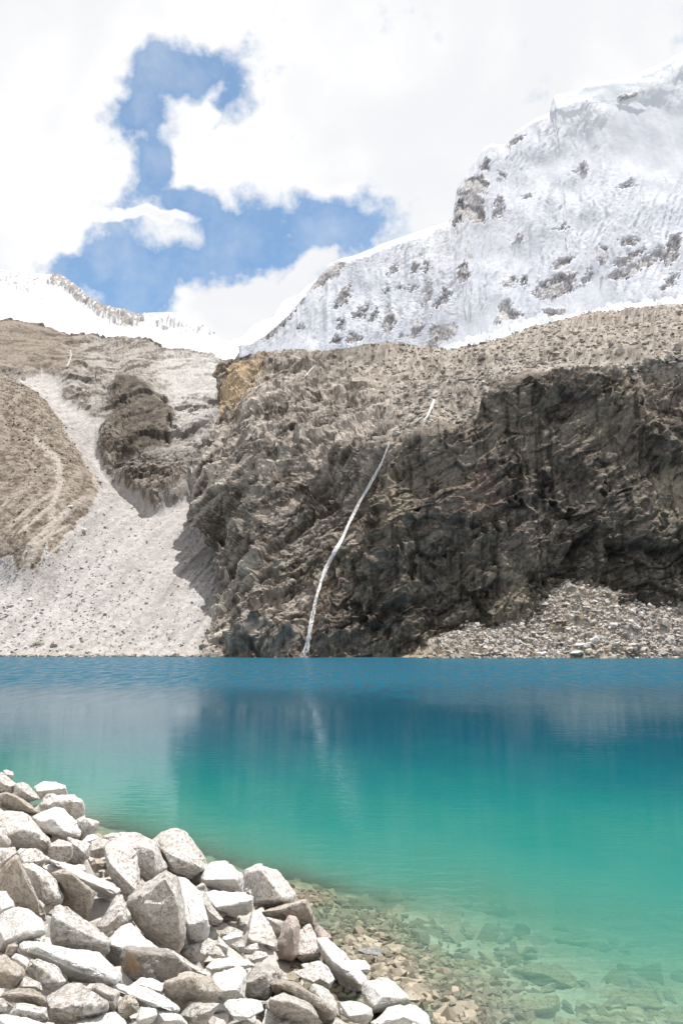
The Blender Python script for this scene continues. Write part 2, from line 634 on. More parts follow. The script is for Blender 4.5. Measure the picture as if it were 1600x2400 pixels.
def build_left():
    def col(x, top, ytop, a, b, c, d):
        return [(x, 1578, 226), (x, 1537, 239), (x, 1340, a), b, c, d, (x, top, ytop)]
    net = [
        col(-330, 745, 540, 290, (-330, 1100, 335), (-330, 930, 390), (-330, 840, 450)),
        col(0, 767, 520, 285, (0, 1100, 335), (0, 915, 388), (0, 850, 440)),
        col(40, 765, 520, 286, (40, 1110, 336), (40, 930, 387), (40, 850, 442)),
        col(92, 779, 520, 287, (92, 1125, 338), (92, 950, 386), (92, 856, 446)),
        col(165, 805, 520, 289, (165, 1150, 338), (165, 968, 390), (165, 868, 450)),
        col(235, 815, 520, 290, (235, 1165, 338), (225, 990, 395), (232, 882, 452)),
        col(292, 815, 518, 291, (292, 1180, 338), (280, 1060, 376), (290, 920, 432)),
        col(338, 822, 514, 292, (330, 1200, 338), (330, 1070, 372), (335, 925, 422)),
        col(385, 838, 506, 292, (375, 1200, 338), (378, 1065, 374), (385, 930, 424)),
        col(445, 832, 500, 293, (435, 1170, 346), (430, 1060, 380), (440, 930, 426)),
        col(492, 836, 500, 294, (480, 1160, 350), (480, 1050, 388), (490, 930, 432)),
        col(516, 856, 500, 294, (530, 1160, 354), (520, 1000, 405), (520, 930, 442)),
        col(680, 862, 520, 298, (680, 1160, 362), (680, 1000, 412), (680, 930, 450)),
    ]
    n, m = 380, 420
    G = net_grid(net, n, m, 1)
    px, py, Y = G[..., 0], G[..., 1], G[..., 2]
    P = atv(px, py, Y)
    w1 = fbm(P * 0.09, 4, 0.6, 101)
    w2 = fbm(P * 0.09, 4, 0.6, 102)
    jx, jy = px + w1 * 11, py + w2 * 11
    hill = inpoly(jx, jy, HILL).astype(float)
    slab = inpoly(px + w1 * 8, py + w2 * 8, SLAB).astype(float)
    hol = inpoly(px + w1 * 5, py + w2 * 5, HOLLOW).astype(float)
    hol2 = inpoly(px + w1 * 7, py + w2 * 7, HOLLOW2).astype(float)
    hol3 = inpoly(px + w1 * 5, py + w2 * 5, HOLLOW3).astype(float)

    def soft(a, k):
        for _ in range(2):
            A = np.pad(a, k, mode='edge')
            A = sum(A[i:i + a.shape[0], :] for i in range(2 * k + 1)) / (2 * k + 1)
            a = sum(A[:, i:i + a.shape[1]] for i in range(2 * k + 1)) / (2 * k + 1)
        return a
    N = normals(P)
    disp = fbm(P * 0.012, 3, seed=103) * 7
    disp = disp + soft(inpoly(px, py, HILL).astype(float), 14) * 11 + soft(slab, 3) * 5
    disp = disp + soft(hol, 4) * 5 + soft(hol2, 3) * 4 + soft(hol3, 2) * 3
    fc = facing(P, N)
    c, s = math.cos(math.radians(38)), math.sin(math.radians(38))
    A = np.stack([(P[..., 0] * c + P[..., 2] * s) / 2.2, -P[..., 0] * s + P[..., 2] * c, P[..., 1]], -1) + np.stack([w1, w2, w1], -1) * 4
    cv = 0
    for k, (cell, amp) in enumerate(((26, 2.6), (9, 2.2), (4, 1.2))):
        h, c1, e = facets(A / cell, 110 + k)
        disp = disp + h * amp * slab * fc
        cv = cv + (c1 - .5) * .4
    rl = ridged(A / np.array([14, 6, 12]), 4, 0.55, 115)
    disp = disp + rl * 2.0 * slab * fc
    fine = fbm(P * 0.8, 3, 0.6, 120)
    disp = disp + fine * (0.2 + 0.3 * slab + 0.35 * hill) * fc
    # gullies run down the brown hill and the scree
    fall = np.stack([(P[..., 0] - 0.35 * P[..., 2]) / 5.0, P[..., 1] / 60, P[..., 2] / 60], -1)
    gul = fbm(fall, 4, 0.6, 125)
    low = sstep(py, 1120, 1300)
    disp = disp + gul * (1.3 * hill * low + 0.8 * (1 - slab) * (1 - hill))
    disp = disp * .6 + blur3(disp) * .4
    P2 = P + N * (disp * sstep(np.abs(py - 1537), -20, 60) ** 0.4)[..., None]
    # ---- colour
    g = fbm(P * 0.35, 4, 0.65, 130)
    scree = mixc((.315, .297, .284), (.415, .393, .379), sstep(g * .6 + fine * .3 + gul * .5, -.4, .4))
    hillc = mixc((.125, .100, .078), (.27, .232, .195), sstep(g + fine * .5, -.5, .5))
    pale = sstep(gul, 0.02, 0.26) * low
    gd = np.minimum(seg_dist(jx, jy, [(112, 965), (140, 1010), (170, 1065), (200, 1110), (236, 1180)]) / 7,
                    seg_dist(jx, jy, [(82, 1092), (125, 1135), (140, 1185), (126, 1245), (122, 1310)]) / 7)
    pale = np.maximum(pale, sstep(1.5 - gd, 0, 0.8))
    hillc = mixc(hillc, (.38, .345, .305), pale * 0.85)
    band = fbm(A / np.array([40, 5, 30]), 4, .6, 131)
    br = cv * .7 + rl * .3 + fine * .3 + band * .7
    sl = mixc((.11, .092, .075), (.34, .315, .29), sstep(br + g * .35, -0.3, 0.45))
    ul = sstep(240 - px, 0, 120) * sstep(905 - py, 0, 30)
    sl = mixc(sl, mixc((.12, .096, .076), (.25, .215, .18), sstep(br, -.4, .5)), ul)
    white = inpoly(px, py, [(395, 840), (500, 835), (515, 900), (505, 1000), (470, 1060), (420, 1080), (400, 960), (360, 890)]).astype(float)
    sl = mixc(sl, mixc((.22, .20, .18), (.45, .43, .412), sstep(br, -.3, .3)), soft(white, 6) * .85)
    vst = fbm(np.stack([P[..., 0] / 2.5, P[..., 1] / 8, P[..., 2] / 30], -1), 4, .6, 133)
    dk = mixc((.075, .062, .054), (.165, .14, .11), sstep(vst + fine * .5 + band * .5, -0.4, 0.7))  # shade of the dark face is put into the colour, with vertical streaks
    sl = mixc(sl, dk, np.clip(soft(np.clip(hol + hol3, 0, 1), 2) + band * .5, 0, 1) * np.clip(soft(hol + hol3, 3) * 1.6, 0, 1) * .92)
    sl = mixc(sl, mixc((.12, .1, .085), (.33, .29, .25), sstep(fine + vst * .4, -.2, .5)), hol2 * .9)
    col = mixc(scree, hillc, hill)
    col = mixc(col, sl, slab)
    shore = sstep(py, 1490, 1535) * sstep(fbm(P * .25, 3, seed=140), -.1, .5)
    col = mixc(col, (.30, .25, .19), shore * .5)
    V = P2.reshape(-1, 3)
    Q = quads(n, m)
    fs = slab.reshape(-1)[Q].mean(1) > 0.5
    fh = (hill.reshape(-1)[Q].mean(1) > 0.5) & ~fs
    col = col.reshape(-1, 3)
    tag(submesh('rock_slabs', V, Q, col, fs, M_CLIFF), 'pale ice-worn rock slabs with a dark hollow above the scree', 'rock face', kind='structure')
    tag(submesh('moraine_hill', V, Q, col, fh, M_RUBBLE), 'brown gullied moraine hill at the left edge', 'hill', kind='structure')
    tag(submesh('scree_slope', V, Q, col, ~fs & ~fh, M_SCREE), 'pale grey scree slope running down to the lake on the left', 'slope', kind='structure')
    return dict(P=P2, N=N, hill=hill, slab=slab, px=px, py=py, bvh=BVHTree.FromPolygons(V.tolist(), Q.tolist()))


LF = build_left()

# ------------------------------------------------------------------ far shore right: rubble fan under the cliff


def build_fan():
    def c(x, yw, r1, y1, r2, y2):
        return [(x, 1590, yw - 6), (x, 1543.5, yw), (x, r1, y1), (x, r2, y2), (x, r2 + 25, y2 + 16)]
    net = [c(930, 225, 1543, 227, 1541, 229), c(1000, 221, 1528, 226, 1508, 232), c(1060, 219, 1510, 226, 1480, 233), c(1150, 217, 1486, 227, 1444, 235),
           c(1235, 216, 1476, 227, 1418, 236), c(1265, 216, 1466, 227, 1396, 237), c(1330, 215, 1450, 227, 1364, 238), c(1430, 215, 1450, 228, 1364, 239),
           c(1540, 215, 1464, 226, 1390, 238), c(1620, 215, 1474, 225, 1396, 238), c(1950, 215, 1474, 225, 1390, 238)]
    n, m = 430, 150
    G = net_grid(net, n, m, 1)
    px, py, Y = G[..., 0], G[..., 1], G[..., 2]
    P = atv(px, py, Y)
    N = normals(P)
    h, cv, e = facets(P / 3.0, 200)
    h2, cv2, e2 = facets(P / 1.3, 201)
    d = fbm(P * 0.05, 4, 0.6, 202) * 3.0 + h * 0.8 + h2 * 0.4 + fbm(P * .8, 3, .6, 203) * .35
    d = d * sstep(px, 935, 1010)
    P2 = P + N * d[..., None]
    g = fbm(P * 0.2, 4, .6, 205)
    col = mixc((.27, .23, .185), (.46, .42, .375), sstep(g + (cv - .5) * .8 + (cv2 - .5) * .6, -.5, .5))
    ear = inpoly(px + g * 20, py + g * 16, [(1255, 1470), (1290, 1400), (1340, 1370), (1460, 1375), (1480, 1430), (1400, 1480), (1320, 1475)])
    col = mixc(col, (.29, .235, .165), ear * .55)
    col = mixc(col, (.27, .215, .15), sstep(py, 1510, 1532) * .6)
    o = mesh_np('scree_fan', P2, quads(n, m), M_RUBBLE, col)
    tag(o, 'pale rubble fan at the foot of the dark cliff on the right', 'slope', kind='structure')
    V = P2.reshape(-1, 3)
    return dict(P=P2, N=N, px=px, py=py, bvh=BVHTree.FromPolygons(V.tolist(), quads(n, m).tolist()))


FN = build_fan()

# ------------------------------------------------------------------ snow mountain
Z6 = lambda L: [(1000 + x / 2.613, 80 + y / 2.613) for x, y in L]
Z5 = lambda L: [(550 + x / 2.24, 400 + y / 2.24) for x, y in L]
PATCH = [Z6(L) for L in (
    [(185, 960), (240, 900), (330, 870), (375, 910), (360, 990), (190, 1000)],
    [(190, 1030), (290, 990), (355, 1050), (345, 1160), (280, 1190), (230, 1140), (150, 1200), (160, 1120)],
    [(390, 1150), (420, 1030), (440, 1000), (465, 1060), (460, 1110)], [(340, 800), (370, 740), (380, 850), (330, 850)],
    [(425, 900), (445, 850), (480, 870), (470, 910)], [(470, 700), (540, 630), (590, 635), (510, 690)],
    [(650, 1620), (680, 1540), (850, 1460), (910, 1480), (920, 1550), (820, 1610), (680, 1635)], [(770, 1470), (800, 1390), (890, 1370), (880, 1400)],
    [(1140, 1430), (1160, 1390), (1320, 1320), (1310, 1350), (1180, 1440)], [(1060, 1500), (1200, 1440), (1420, 1330), (1430, 1390), (1200, 1515)],
    [(1165, 1280), (1280, 1270), (1260, 1310), (1190, 1320)], [(1430, 1380), (1480, 1270), (1530, 1250), (1530, 1330), (1510, 1400), (1450, 1450)],
    [(1410, 1610), (1440, 1540), (1550, 1470), (1480, 1570)], [(1040, 1420), (1060, 1320), (1090, 1330), (1080, 1400)],
    [(930, 1540), (1000, 1430), (1010, 1490)], [(0, 1900), (30, 1800), (180, 1780), (170, 1830), (60, 1900)],
    [(160, 1540), (200, 1440), (240, 1410), (250, 1480), (230, 1530)], [(450, 1560), (510, 1490), (540, 1510), (520, 1560)],
    [(560, 1560), (590, 1490), (625, 1490), (600, 1540)], [(1130, 970), (1270, 890), (1270, 930)], [(900, 850), (970, 760), (980, 800), (960, 850)],
    [(780, 1220), (850, 1170), (830, 1210)], [(440, 1700), (470, 1640), (520, 1660), (500, 1710), (590, 1730), (540, 1760), (420, 1780)],
    [(700, 1700), (850, 1670), (820, 1720), (750, 1750)], [(530, 1290), (590, 1230), (560, 1290)], [(1170, 420), (1180, 390), (1360, 340), (1240, 400)],
    [(560, 1030), (610, 980), (635, 990), (600, 1020)])]
PATCH += [Z5(L) for L in (
    [(370, 660), (420, 570), (520, 470), (580, 490), (540, 550), (430, 620)], [(110, 900), (220, 830), (350, 680), (360, 690), (270, 810), (190, 890)],
    [(520, 750), (540, 680), (600, 600), (610, 640), (580, 720)], [(610, 800), (650, 740), (700, 700), (670, 790)], [(695, 810), (740, 730), (750, 790), (720, 815)],
    [(770, 830), (800, 700), (835, 790), (810, 870), (780, 860)], [(580, 920), (600, 860), (670, 880), (640, 910)], [(910, 880), (960, 790), (1000, 820), (940, 885)],
    [(1000, 930), (1060, 850), (1160, 820), (1150, 860), (1060, 920)], [(1010, 860), (1040, 815), (1070, 820), (1030, 860)],
    [(1150, 600), (1200, 490), (1225, 540), (1190, 605)], [(970, 730), (1010, 600), (1030, 620), (1030, 680), (980, 720)],
    [(1035, 740), (1070, 680), (1110, 630), (1130, 660), (1080, 730)], [(915, 560), (940, 505), (960, 520), (940, 560)], [(770, 665), (800, 605), (800, 650)],
    [(850, 640), (860, 605), (880, 620)], [(905, 670), (930, 610), (955, 620)], [(985, 560), (1000, 500), (1015, 510), (1000, 560)],
    [(500, 920), (530, 870), (570, 890), (550, 920)], [(530, 850), (550, 800), (580, 810), (560, 860)], [(850, 890), (880, 850), (890, 880)],
    [(330, 840), (360, 800), (380, 830)], [(795, 570), (840, 490), (850, 540)])]
SKYL = [(560, 812), (590, 806), (620, 788), (680, 735), (715, 690), (740, 660), (770, 620), (800, 606), (830, 600), (900, 570), (960, 550), (1000, 535),
        (1050, 520), (1063, 500), (1068, 460), (1072, 440), (1090, 408), (1130, 347), (1150, 337), (1180, 340), (1205, 309), (1258, 275), (1292, 264),
        (1298, 226), (1350, 214), (1372, 195), (1440, 190), (1490, 178), (1560, 146), (1600, 124), (1760, 40), (1950, -80)]


def build_mountain():
    net = []
    for x, s in SKYL:
        b = 870 if x < 1100 else 850
        y0 = 1000
        dy = max(b - s, 30) * .2
        # below its foot every column reaches the same base row
        net.append([(x + (b - s) * 0.10, b, y0), (x + (b - s) * 0.05, b - (b - s) * .5, y0 + dy * .55), (x, s, y0 + dy), (x + 14, s + 60, y0 + dy + 220)])
    n, m = 570, 390
    G = net_grid(net, n, m, 2)
    px, py, Y = G[..., 0], G[..., 1], G[..., 2]
    P = atv(px, py, Y)
    N = normals(P)
    w1 = fbm(P * 0.02, 4, .6, 301)
    w2 = fbm(P * 0.02, 4, .6, 302)
    sl = np.stack([px / 7, py / 7, py * 0 + .3], -1)
    rag = fbm(np.stack([(px + py * .5) / 10, (py - px * .5) / 22, py * 0], -1), 4, .65, 303)
    rag2 = fbm(np.stack([(px + py * .5) / 4, (py - px * .5) / 9, py * 0], -1), 3, .65, 304)
    mask = np.zeros(px.shape)
    for pl in PATCH:
        x0, x1 = min(p[0] for p in pl) - 10, max(p[0] for p in pl) + 10
        y0, y1 = min(p[1] for p in pl) - 10, max(p[1] for p in pl) + 10
        sel = (px > x0) & (px < x1) & (py > y0) & (py < y1)
        mask[sel] = np.maximum(mask[sel], inpoly(px[sel] + rag[sel] * 10 + rag2[sel] * 6, py[sel] + w1[sel] * 5 + rag2[sel] * 7, pl))
    clus = fbm(P * 0.0045, 3, .5, 306)
    small = sstep(rag + rag2 * .8 + clus * .7, .60, .80) * sstep(py, 330, 640)
    speck = sstep(rag2 + rag * .4, .08, .34)            # snow lying on the rock ledges
    rock = np.clip(mask * (1 - speck * .8) + small * .7, 0, 1)
    # flutings run down the face
    fw = px + py * 0.16 + w1 * 9
    flut = ridged(np.stack([fw / 26.0, py / 260, py * 0 + .7], -1), 2, .5, 310) * .8 + ridged(np.stack([fw / 8.5, py / 120, py * 0 + .2], -1), 3, .55, 318) * .55
    flut = flut * sstep(fbm(P * .006, 3, .5, 319), -.5, .35)
    d = fbm(P * 0.0035, 3, .45, 311) * 9 + flut * 6.5 * (1 - mask) + fbm(P * np.array([.05, .03, .012]), 3, .55, 312) * 1.0
    h, cv, e = facets(P / 26, 313)
    d = d + mask * (h * 5 + 2)
    top = np.clip((np.arange(m) / (m - 1)), 0, 1)[None, :]
    d = d * (.12 + .88 * crest_fade(py, 26))
    # cornice of old ice along the crest
    skr = np.interp(px, [s[0] for s in SKYL], [s[1] for s in SKYL])
    thick = np.interp(px, [1180, 1290, 1298, 1400, 1480, 1600, 1900], [0, 0, 40, 60, 78, 95, 110]) * (1 + w1 * .35)
    corn = sstep(thick - (py - skr), -4, 4) * (thick > 1)
    d = d + corn * (1.5 + fbm(P * .02, 3, .5, 315) * 2.5)
    P2 = P + N * d[..., None]
    rc = mixc((.20, .182, .185), (.40, .378, .37), sstep(rag2 + (cv - .5) * .8, -.6, .6))
    snow = mixc((.50, .522, .572), (.57, .59, .632), sstep(w2, -.5, .5))  # whole snow tone lowered and blued to stand in for cloud shade
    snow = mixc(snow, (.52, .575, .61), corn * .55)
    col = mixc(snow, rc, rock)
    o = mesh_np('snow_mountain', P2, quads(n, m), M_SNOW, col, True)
    tag(o, 'steep fluted snow mountain with rock patches at upper right', 'mountain', kind='structure')
    # a fainter ridge farther back on its left flank
    net = []
    for x, s in [(500, 830), (545, 806), (575, 790), (610, 758), (640, 728), (680, 700), (720, 668), (800, 640), (900, 600)]:
        net.append([(x + 5, 900, 1700), (x, s, 1700 + (900 - s) * 2), (x + 20, s + 60, 2400)])
    G = net_grid(net, 90, 60, 1)
    P = atv(G[..., 0], G[..., 1], G[..., 2])
    N = normals(P)
    P = P + N * (fbm(P * .006, 4, .5, 320) * 25 + fbm(P * .03, 3, .5, 321) * 6)[..., None]
    o = mesh_np('far_ridge', P, quads(90, 60), M_SNOW, np.ones(P.shape) * np.array((.60, .615, .65)), True)
    tag(o, 'faint snow ridge behind the left foot of the mountain', 'ridge', kind='structure')


build_mountain()


def build_glacier():
    sk = [(-330, 600), (0, 632), (55, 640), (112, 643), (130, 642), (162, 656), (200, 690), (242, 715), (292, 726), (320, 736), (346, 733), (392, 730), (440, 736),
          (470, 755), (500, 780), (520, 795), (560, 806), (612, 812), (720, 830)]
    net = []
    for x, s in sk:
        net.append([(x, 930, 560), (x, max(s + 100, 812), 760), (x, s + max(12, (830 - s) * .36), 1080), (x, s, 1200), (x + 6, s + 40, 1450)])
    n, m = 420, 190
    G = net_grid(net, n, m, 1)
    px, py, Y = G[..., 0], G[..., 1], G[..., 2]
    P = atv(px, py, Y)
    N = normals(P)
    r1 = fbm(np.stack([(px + py * .3) / 7, (py - px * .3) / 7, py * 0], -1), 4, .65, 401)
    r2 = fbm(P * .012, 4, .55, 402)
    ridge = inpoly(px + r1 * 5, py + r1 * 6, [(112, 668), (128, 636), (200, 680), (292, 718), (340, 728), (336, 752), (318, 762), (272, 756), (232, 738), (180, 706), (148, 680)])
    rr = inpoly(px + r1 * 8, py + r1 * 8, [(352, 760), (400, 752), (470, 768), (505, 790), (470, 792), (400, 772)])
    rl = inpoly(px + r1 * 8, py + r1 * 8, [(-300, 640), (0, 640), (60, 645), (110, 650), (70, 690), (0, 676), (-300, 660)])
    rock = np.clip(ridge * sstep(r1, -.38, -.12) + rr * sstep(r1, .1, .3) + rl * sstep(r1, .12, .32), 0, 1)
    w = fbm(P * .008, 3, .5, 404) * 14
    crev = ridged(np.stack([(P[..., 0] + P[..., 1] * .25) / 60 + w / 40, (P[..., 1] + w) / 14, P[..., 2] / 20], -1), 4, .55, 405)
    low = sstep(py, 690, 740)
    d = fbm(P * .006, 4, .5, 406) * 22 * low + crev * 3.0 * low + (ridge | rr) * (facets(P / 18, 407)[0] * 14 + 3) + fbm(P * .05, 3, .5, 408) * 2.0
    d = d + ridged(np.stack([px / 9, py / 60, px * 0], -1), 3, .5, 409) * 5 * (1 - low)
    d = d * (.25 + .75 * crest_fade(py, 12)) * (.35 + .65 * facing(P, N))
    P2 = P + N * d[..., None]
    snow = mixc((.30, .33, .385), (.50, .517, .55), sstep(crev + r2, -.3, .6))
    rc = mixc((.13, .117, .11), (.27, .245, .23), sstep(r1, -.3, .5))
    col = mixc(snow, rc, rock)
    o = mesh_np('glacier', P2, quads(n, m), M_SNOW, col, True)
    tag(o, 'bright snow covered glacier with a rocky ridge at upper left', 'glacier', kind='structure')


build_glacier()


def build_ice():
    net = []
    pts = [(1040, 818, 812), (1090, 812, 803), (1153, 795, 780), (1230, 772, 753), (1306, 762, 744), (1383, 744, 733), (1440, 732, 714), (1536, 722, 706), (1600, 714, 694), (1950, 650, 620)]
    for x, b, s in pts:
        net.append([(x, b + 40, 476), (x, b + 4, 480), (x, s + 4, 500), (x, s, 520), (x, s + 14, 640)])
    n, m = 330, 46
    G = net_grid(net, n, m, 0)
    P = atv(G[..., 0], G[..., 1], G[..., 2])
    N = normals(P)
    h, cv, e = facets(P / 7, 501)
    h2, cv2, e2 = facets(P / 3, 502)
    P = P + N * (h * 4.5 + h2 * 1.6 - np.exp(-(e * 6) ** 2) * 1.5)[..., None]
    col = mixc((.72, .79, .81), (.90, .91, .91), cv * .6 + cv2 * .4)
    o = mesh_np('ice_front', P, quads(n, m), M_ICE, col)
    tag(o, 'crumbling pale ice front along the top of the rubble slope', 'ice', kind='structure')


build_ice()

# ------------------------------------------------------------------ near shore, lake bed and water
BANK = [(0, 1814, 17.8), (-300, 1795, 19), (100, 1862, 17), (230, 1930, 16), (300, 1985, 15), (450, 2000, 15.5), (600, 2060, 15.8), (740, 2110, 16), (0, 2000, 12), (0, 2100, 9.6),
        (300, 2150, 11), (500, 2150, 12.6), (640, 2200, 13), (-300, 2100, 8.6), (0, 2250, 7.6), (300, 2280, 8.6), (600, 2300, 10.2), (800, 2300, 12.2), (0, 2400, 6.3),
        (300, 2400, 7.1), (600, 2400, 8.6), (800, 2400, 9.8), (1000, 2400, 11.1), (-300, 2400, 5.7), (0, 2900, 3.7), (600, 2900, 5.1), (1200, 2900, 7.2)]
BED = [(745, 2112, 0), (860, 2200, .02), (940, 2262, .02), (1000, 2330, .03), (1085, 2400, .02), (900, 2120, .18), (900, 2180, .08), (1000, 2200, .19), (1100, 2200, .28), (1050, 2290, .09),
       (1200, 2300, .19), (1250, 2380, .17), (1400, 2330, .26), (1550, 2390, .25), (1550, 2250, .46), (1300, 2200, .40), (1200, 2120, .55), (1000, 2080, .50), (850, 2080, .38),
       (740, 2060, .25), (600, 2010, .42), (450, 1945, .6), (300, 1890, .8), (1300, 2050, .9), (1600, 2100, .95), (1000, 1950, 1.4), (600, 1900, 1.7), (1600, 1950, 2.2),
       (1000, 1850, 3.4), (600, 1830, 3.4), (300, 1830, 2.6), (100, 1790, 3), (1000, 1750, 10), (300, 1750, 7), (-200, 1720, 7), (1600, 1780, 9), (800, 1650, 26), (0, 1640, 24), (1600, 1650, 26),
       (800, 1590, 36), (1600, 1590, 36), (0, 1590, 34), (2000, 1950, 3), (2000, 2200, .9), (1500, 2900, .5), (2000, 2500, .6)]


def plane_hit(px, py, z=0.0):
    d = ray(px, py)
    k = (z - CAMH) / d[2]
    return CP + d * k


_q, _v = [], []
for px, py, Y in BANK:
    p = atv(px, py, Y)
    _q.append((p[0] / p[1], math.log(p[1]) * .6))
    z = p[2] - (0.26 + .22 * min(max(p[2] - .3, 0), 1))
    _v.append(math.copysign(math.log1p(3 * abs(z)), z))
for px, py, dep in BED:
    p = plane_hit(px, py)
    _q.append((p[0] / p[1], math.log(p[1]) * .6))
    _v.append(-math.log1p(3 * dep))
GROUND = tps_fit(_q, np.array(_v))


def ground_z(x, y):
    x, y = np.asarray(x, float), np.asarray(y, float)
    q = np.stack([np.clip(x / y, -.8, .8), np.log(y) * .6], -1)
    v = np.clip(tps_eval(GROUND, q), -4.8, 3.0)
    return np.sign(v) * np.expm1(np.abs(v)) / 3


DFIT = tps_fit([(a / 1000, b / 1000) for a, b, c in BANK], np.log([c for a, b, c in BANK]))


def bank_Y(px, py):
    return float(np.exp(tps_eval(DFIT, np.array([[px / 1000, py / 1000]]))[0]))


def bed_Y(px, py):
    d = ray(px, py)
    ys = np.linspace(4, 60, 1200)
    k = ys / d[1]
    zz = CAMH + d[2] * k
    g = ground_z(d[0] * k, ys)
    i = np.argmax(zz < g)
    return ys[i] if zz[i] < g[i] else 40.0


def build_ground():
    n, m = 430, 430
    q1 = np.linspace(-.78, .78, n)[:, None] * np.ones((1, m))
    y = np.exp(np.linspace(math.log(2.2), math.log(300), m))[None, :] * np.ones((n, 1))
    x = q1 * y
    z = ground_z(x, y)
    P = np.stack([x, y, z], -1)
    near = sstep(y, 60, 30)
    z = z + near * (fbm(P * np.array([1.6, 1.6, 0]), 4, .55, 601) * .10 + fbm(P * np.array([.5, .5, 0]), 3, .5, 602) * .10) * sstep(np.abs(z) + .15, 0, .5)
    P[..., 2] = z
    g = fbm(P * np.array([3, 3, 3.]), 4, .6, 603)
    dry = mixc((.36, .32, .27), (.50, .47, .43), sstep(g, -.4, .4))
    wet = mixc((.20, .17, .105), (.36, .32, .225), sstep(g, -.4, .4))
    silt = mixc((.38, .42, .33), (.54, .56, .46), sstep(g, -.4, .4))
    col = mixc(dry, wet, sstep(z, .12, -.02))
    col = mixc(col, silt, sstep(-z, .08, .3))
    o = mesh_np('lake_ground', P, quads(n, m), mat_vcol('shore_ground', 7.0, .25, .6, 9.0, .06), col, True)
    tag(o, 'stony near shore ground and lake bed', 'ground', kind='structure')


build_ground()


def build_water():
    n, m = 300, 420
    q1 = np.linspace(-1.1, 1.1, n)[:, None] * np.ones((1, m))
    y = np.exp(np.linspace(math.log(1.5), math.log(300), m))[None, :] * np.ones((n, 1))
    x = q1 * np.maximum(y, 12)
    dep = np.maximum(-ground_z(x, y), 0)
    dep = np.where(y > 70, np.maximum(dep, 30), dep)
    P = np.stack([x, y, x * 0], -1)
    mt = bpy.data.materials.new('lake_water')
    mt.use_nodes = True
    mt.node_tree.nodes.clear()
    t = NT(mt.node_tree)
    dp = t.node('ShaderNodeAttribute', attribute_name='depth').outputs['Fac']
    pos = t.node('ShaderNodeNewGeometry').outputs['Position']
    sep = t.node('ShaderNodeSeparateXYZ')
    t.put(sep.inputs[0], pos)
    # milky glacial water: body colour goes from pale green over the shelf to deep blue
    patchy = t.noise(t.vmath('MULTIPLY', pos, (.30, .16, 0)), 1.0, 5, .6, dist=.3)
    dpp = t.math('MULTIPLY', dp, t.mapr(patchy, .25, .75, .72, 1.30))
    lg = t.math('DIVIDE', t.math('LOGARITHM', t.math('ADD', dpp, 1.0), 2.0), 5.2)
    body = t.ramp(lg, [(0.0, (.17, .24, .175)), (.05, (.135, .26, .195)), (.10, (.085, .25, .192)), (.17, (.045, .215, .175)), (.26, (.020, .178, .155)), (.40, (.008, .150, .148)),
                       (.55, (.006, .118, .142)), (.75, (.005, .084, .132)), (1.0, (.008, .084, .135))])
    opq = t.math('SUBTRACT', 1.0, t.math('EXPONENT', t.math('MULTIPLY', dpp, -2.0)))
    wv1 = t.noise(t.vmath('MULTIPLY', pos, (.9, 2.4, 0)), 1.0, 3, .5, dist=.2)
    wv2 = t.noise(t.vmath('MULTIPLY', pos, (3.2, 8.0, 0)), 1.0, 3, .55, dist=.3)
    far = t.noise(t.vmath('MULTIPLY', pos, (1.6, 1.1, 0)), 1.0, 4, .65)
    # a breeze ruffles the far half of the lake, the near half lies calm
    wedge = t.noise(t.vmath('MULTIPLY', pos, (.02, .02, 0)), 1.0, 3, .5)
    ruf = t.mapr(t.math('ADD', sep.outputs[1], t.math('MULTIPLY', t.math('SUBTRACT', wedge, .5), 60)), 52, 104, 0, 1, True)
    calm = t.noise(t.vmath('MULTIPLY', pos, (.05, .10, 0)), 1.0, 3, .5)
    hgt = t.math('ADD', t.math('MULTIPLY', wv1, .034), t.math('MULTIPLY', wv2, .010))
    hgt = t.math('MULTIPLY', hgt, t.mapr(calm, .35, .65, .45, 1.25))
    hgt = t.math('ADD', hgt, t.math('MULTIPLY', t.math('MULTIPLY', far, ruf), .55))
    b = t.node('ShaderNodeBump')
    b.inputs['Strength'].default_value = 1.0
    b.inputs['Distance'].default_value = 0.30
    t.put(b.inputs['Height'], hgt)
    tr = t.node('ShaderNodeBsdfTransparent')
    t.put(tr.inputs[0], t.mix(opq, (.97, 1.0, .98), (.70, .93, .80)))
    df = t.node('ShaderNodeBsdfDiffuse')
    t.put(df.inputs[0], body)
    ms = t.node('ShaderNodeMixShader')
    t.put(ms.inputs[0], opq)
    t.l.new(tr.outputs[0], ms.inputs[1])
    t.l.new(df.outputs[0], ms.inputs[2])
    gl = t.node('ShaderNodeBsdfGlossy')
    gl.inputs[0].default_value = (.76, .80, .84, 1)
    t.put(gl.inputs['Roughness'], t.mapr(ruf, 0, 1, .028, .20))
    t.l.new(b.outputs[0], gl.inputs['Normal'])
    fr = t.node('ShaderNodeFresnel')
    fr.inputs[0].default_value = 1.333
    t.l.new(b.outputs[0], fr.inputs['Normal'])
    m2 = t.node('ShaderNodeMixShader')
    # waves of the ruffled part turn their faces to the viewer: less mirror, speckled
    spk = t.noise(t.vmath('MULTIPLY', pos, (.8, .16, 0)), 1.0, 4, .7)
    rf = t.mapr(spk, .38, .62, .10, .85)
    t.put(m2.inputs[0], t.math('MULTIPLY', fr.outputs[0], t.math('ADD', t.math('SUBTRACT', 1.0, ruf), t.math('MULTIPLY', ruf, rf))))
    t.l.new(ms.outputs[0], m2.inputs[1])
    t.l.new(gl.outputs[0], m2.inputs[2])
    o = t.node('ShaderNodeOutputMaterial')
    t.l.new(m2.outputs[0], o.inputs[0])
    ob = mesh_np('lake_water', P, quads(n, m), mt, None, True, {'depth': dep})
    tag(ob, 'turquoise glacial lake water, clear at the near shore and blue further out', 'lake', kind='structure')


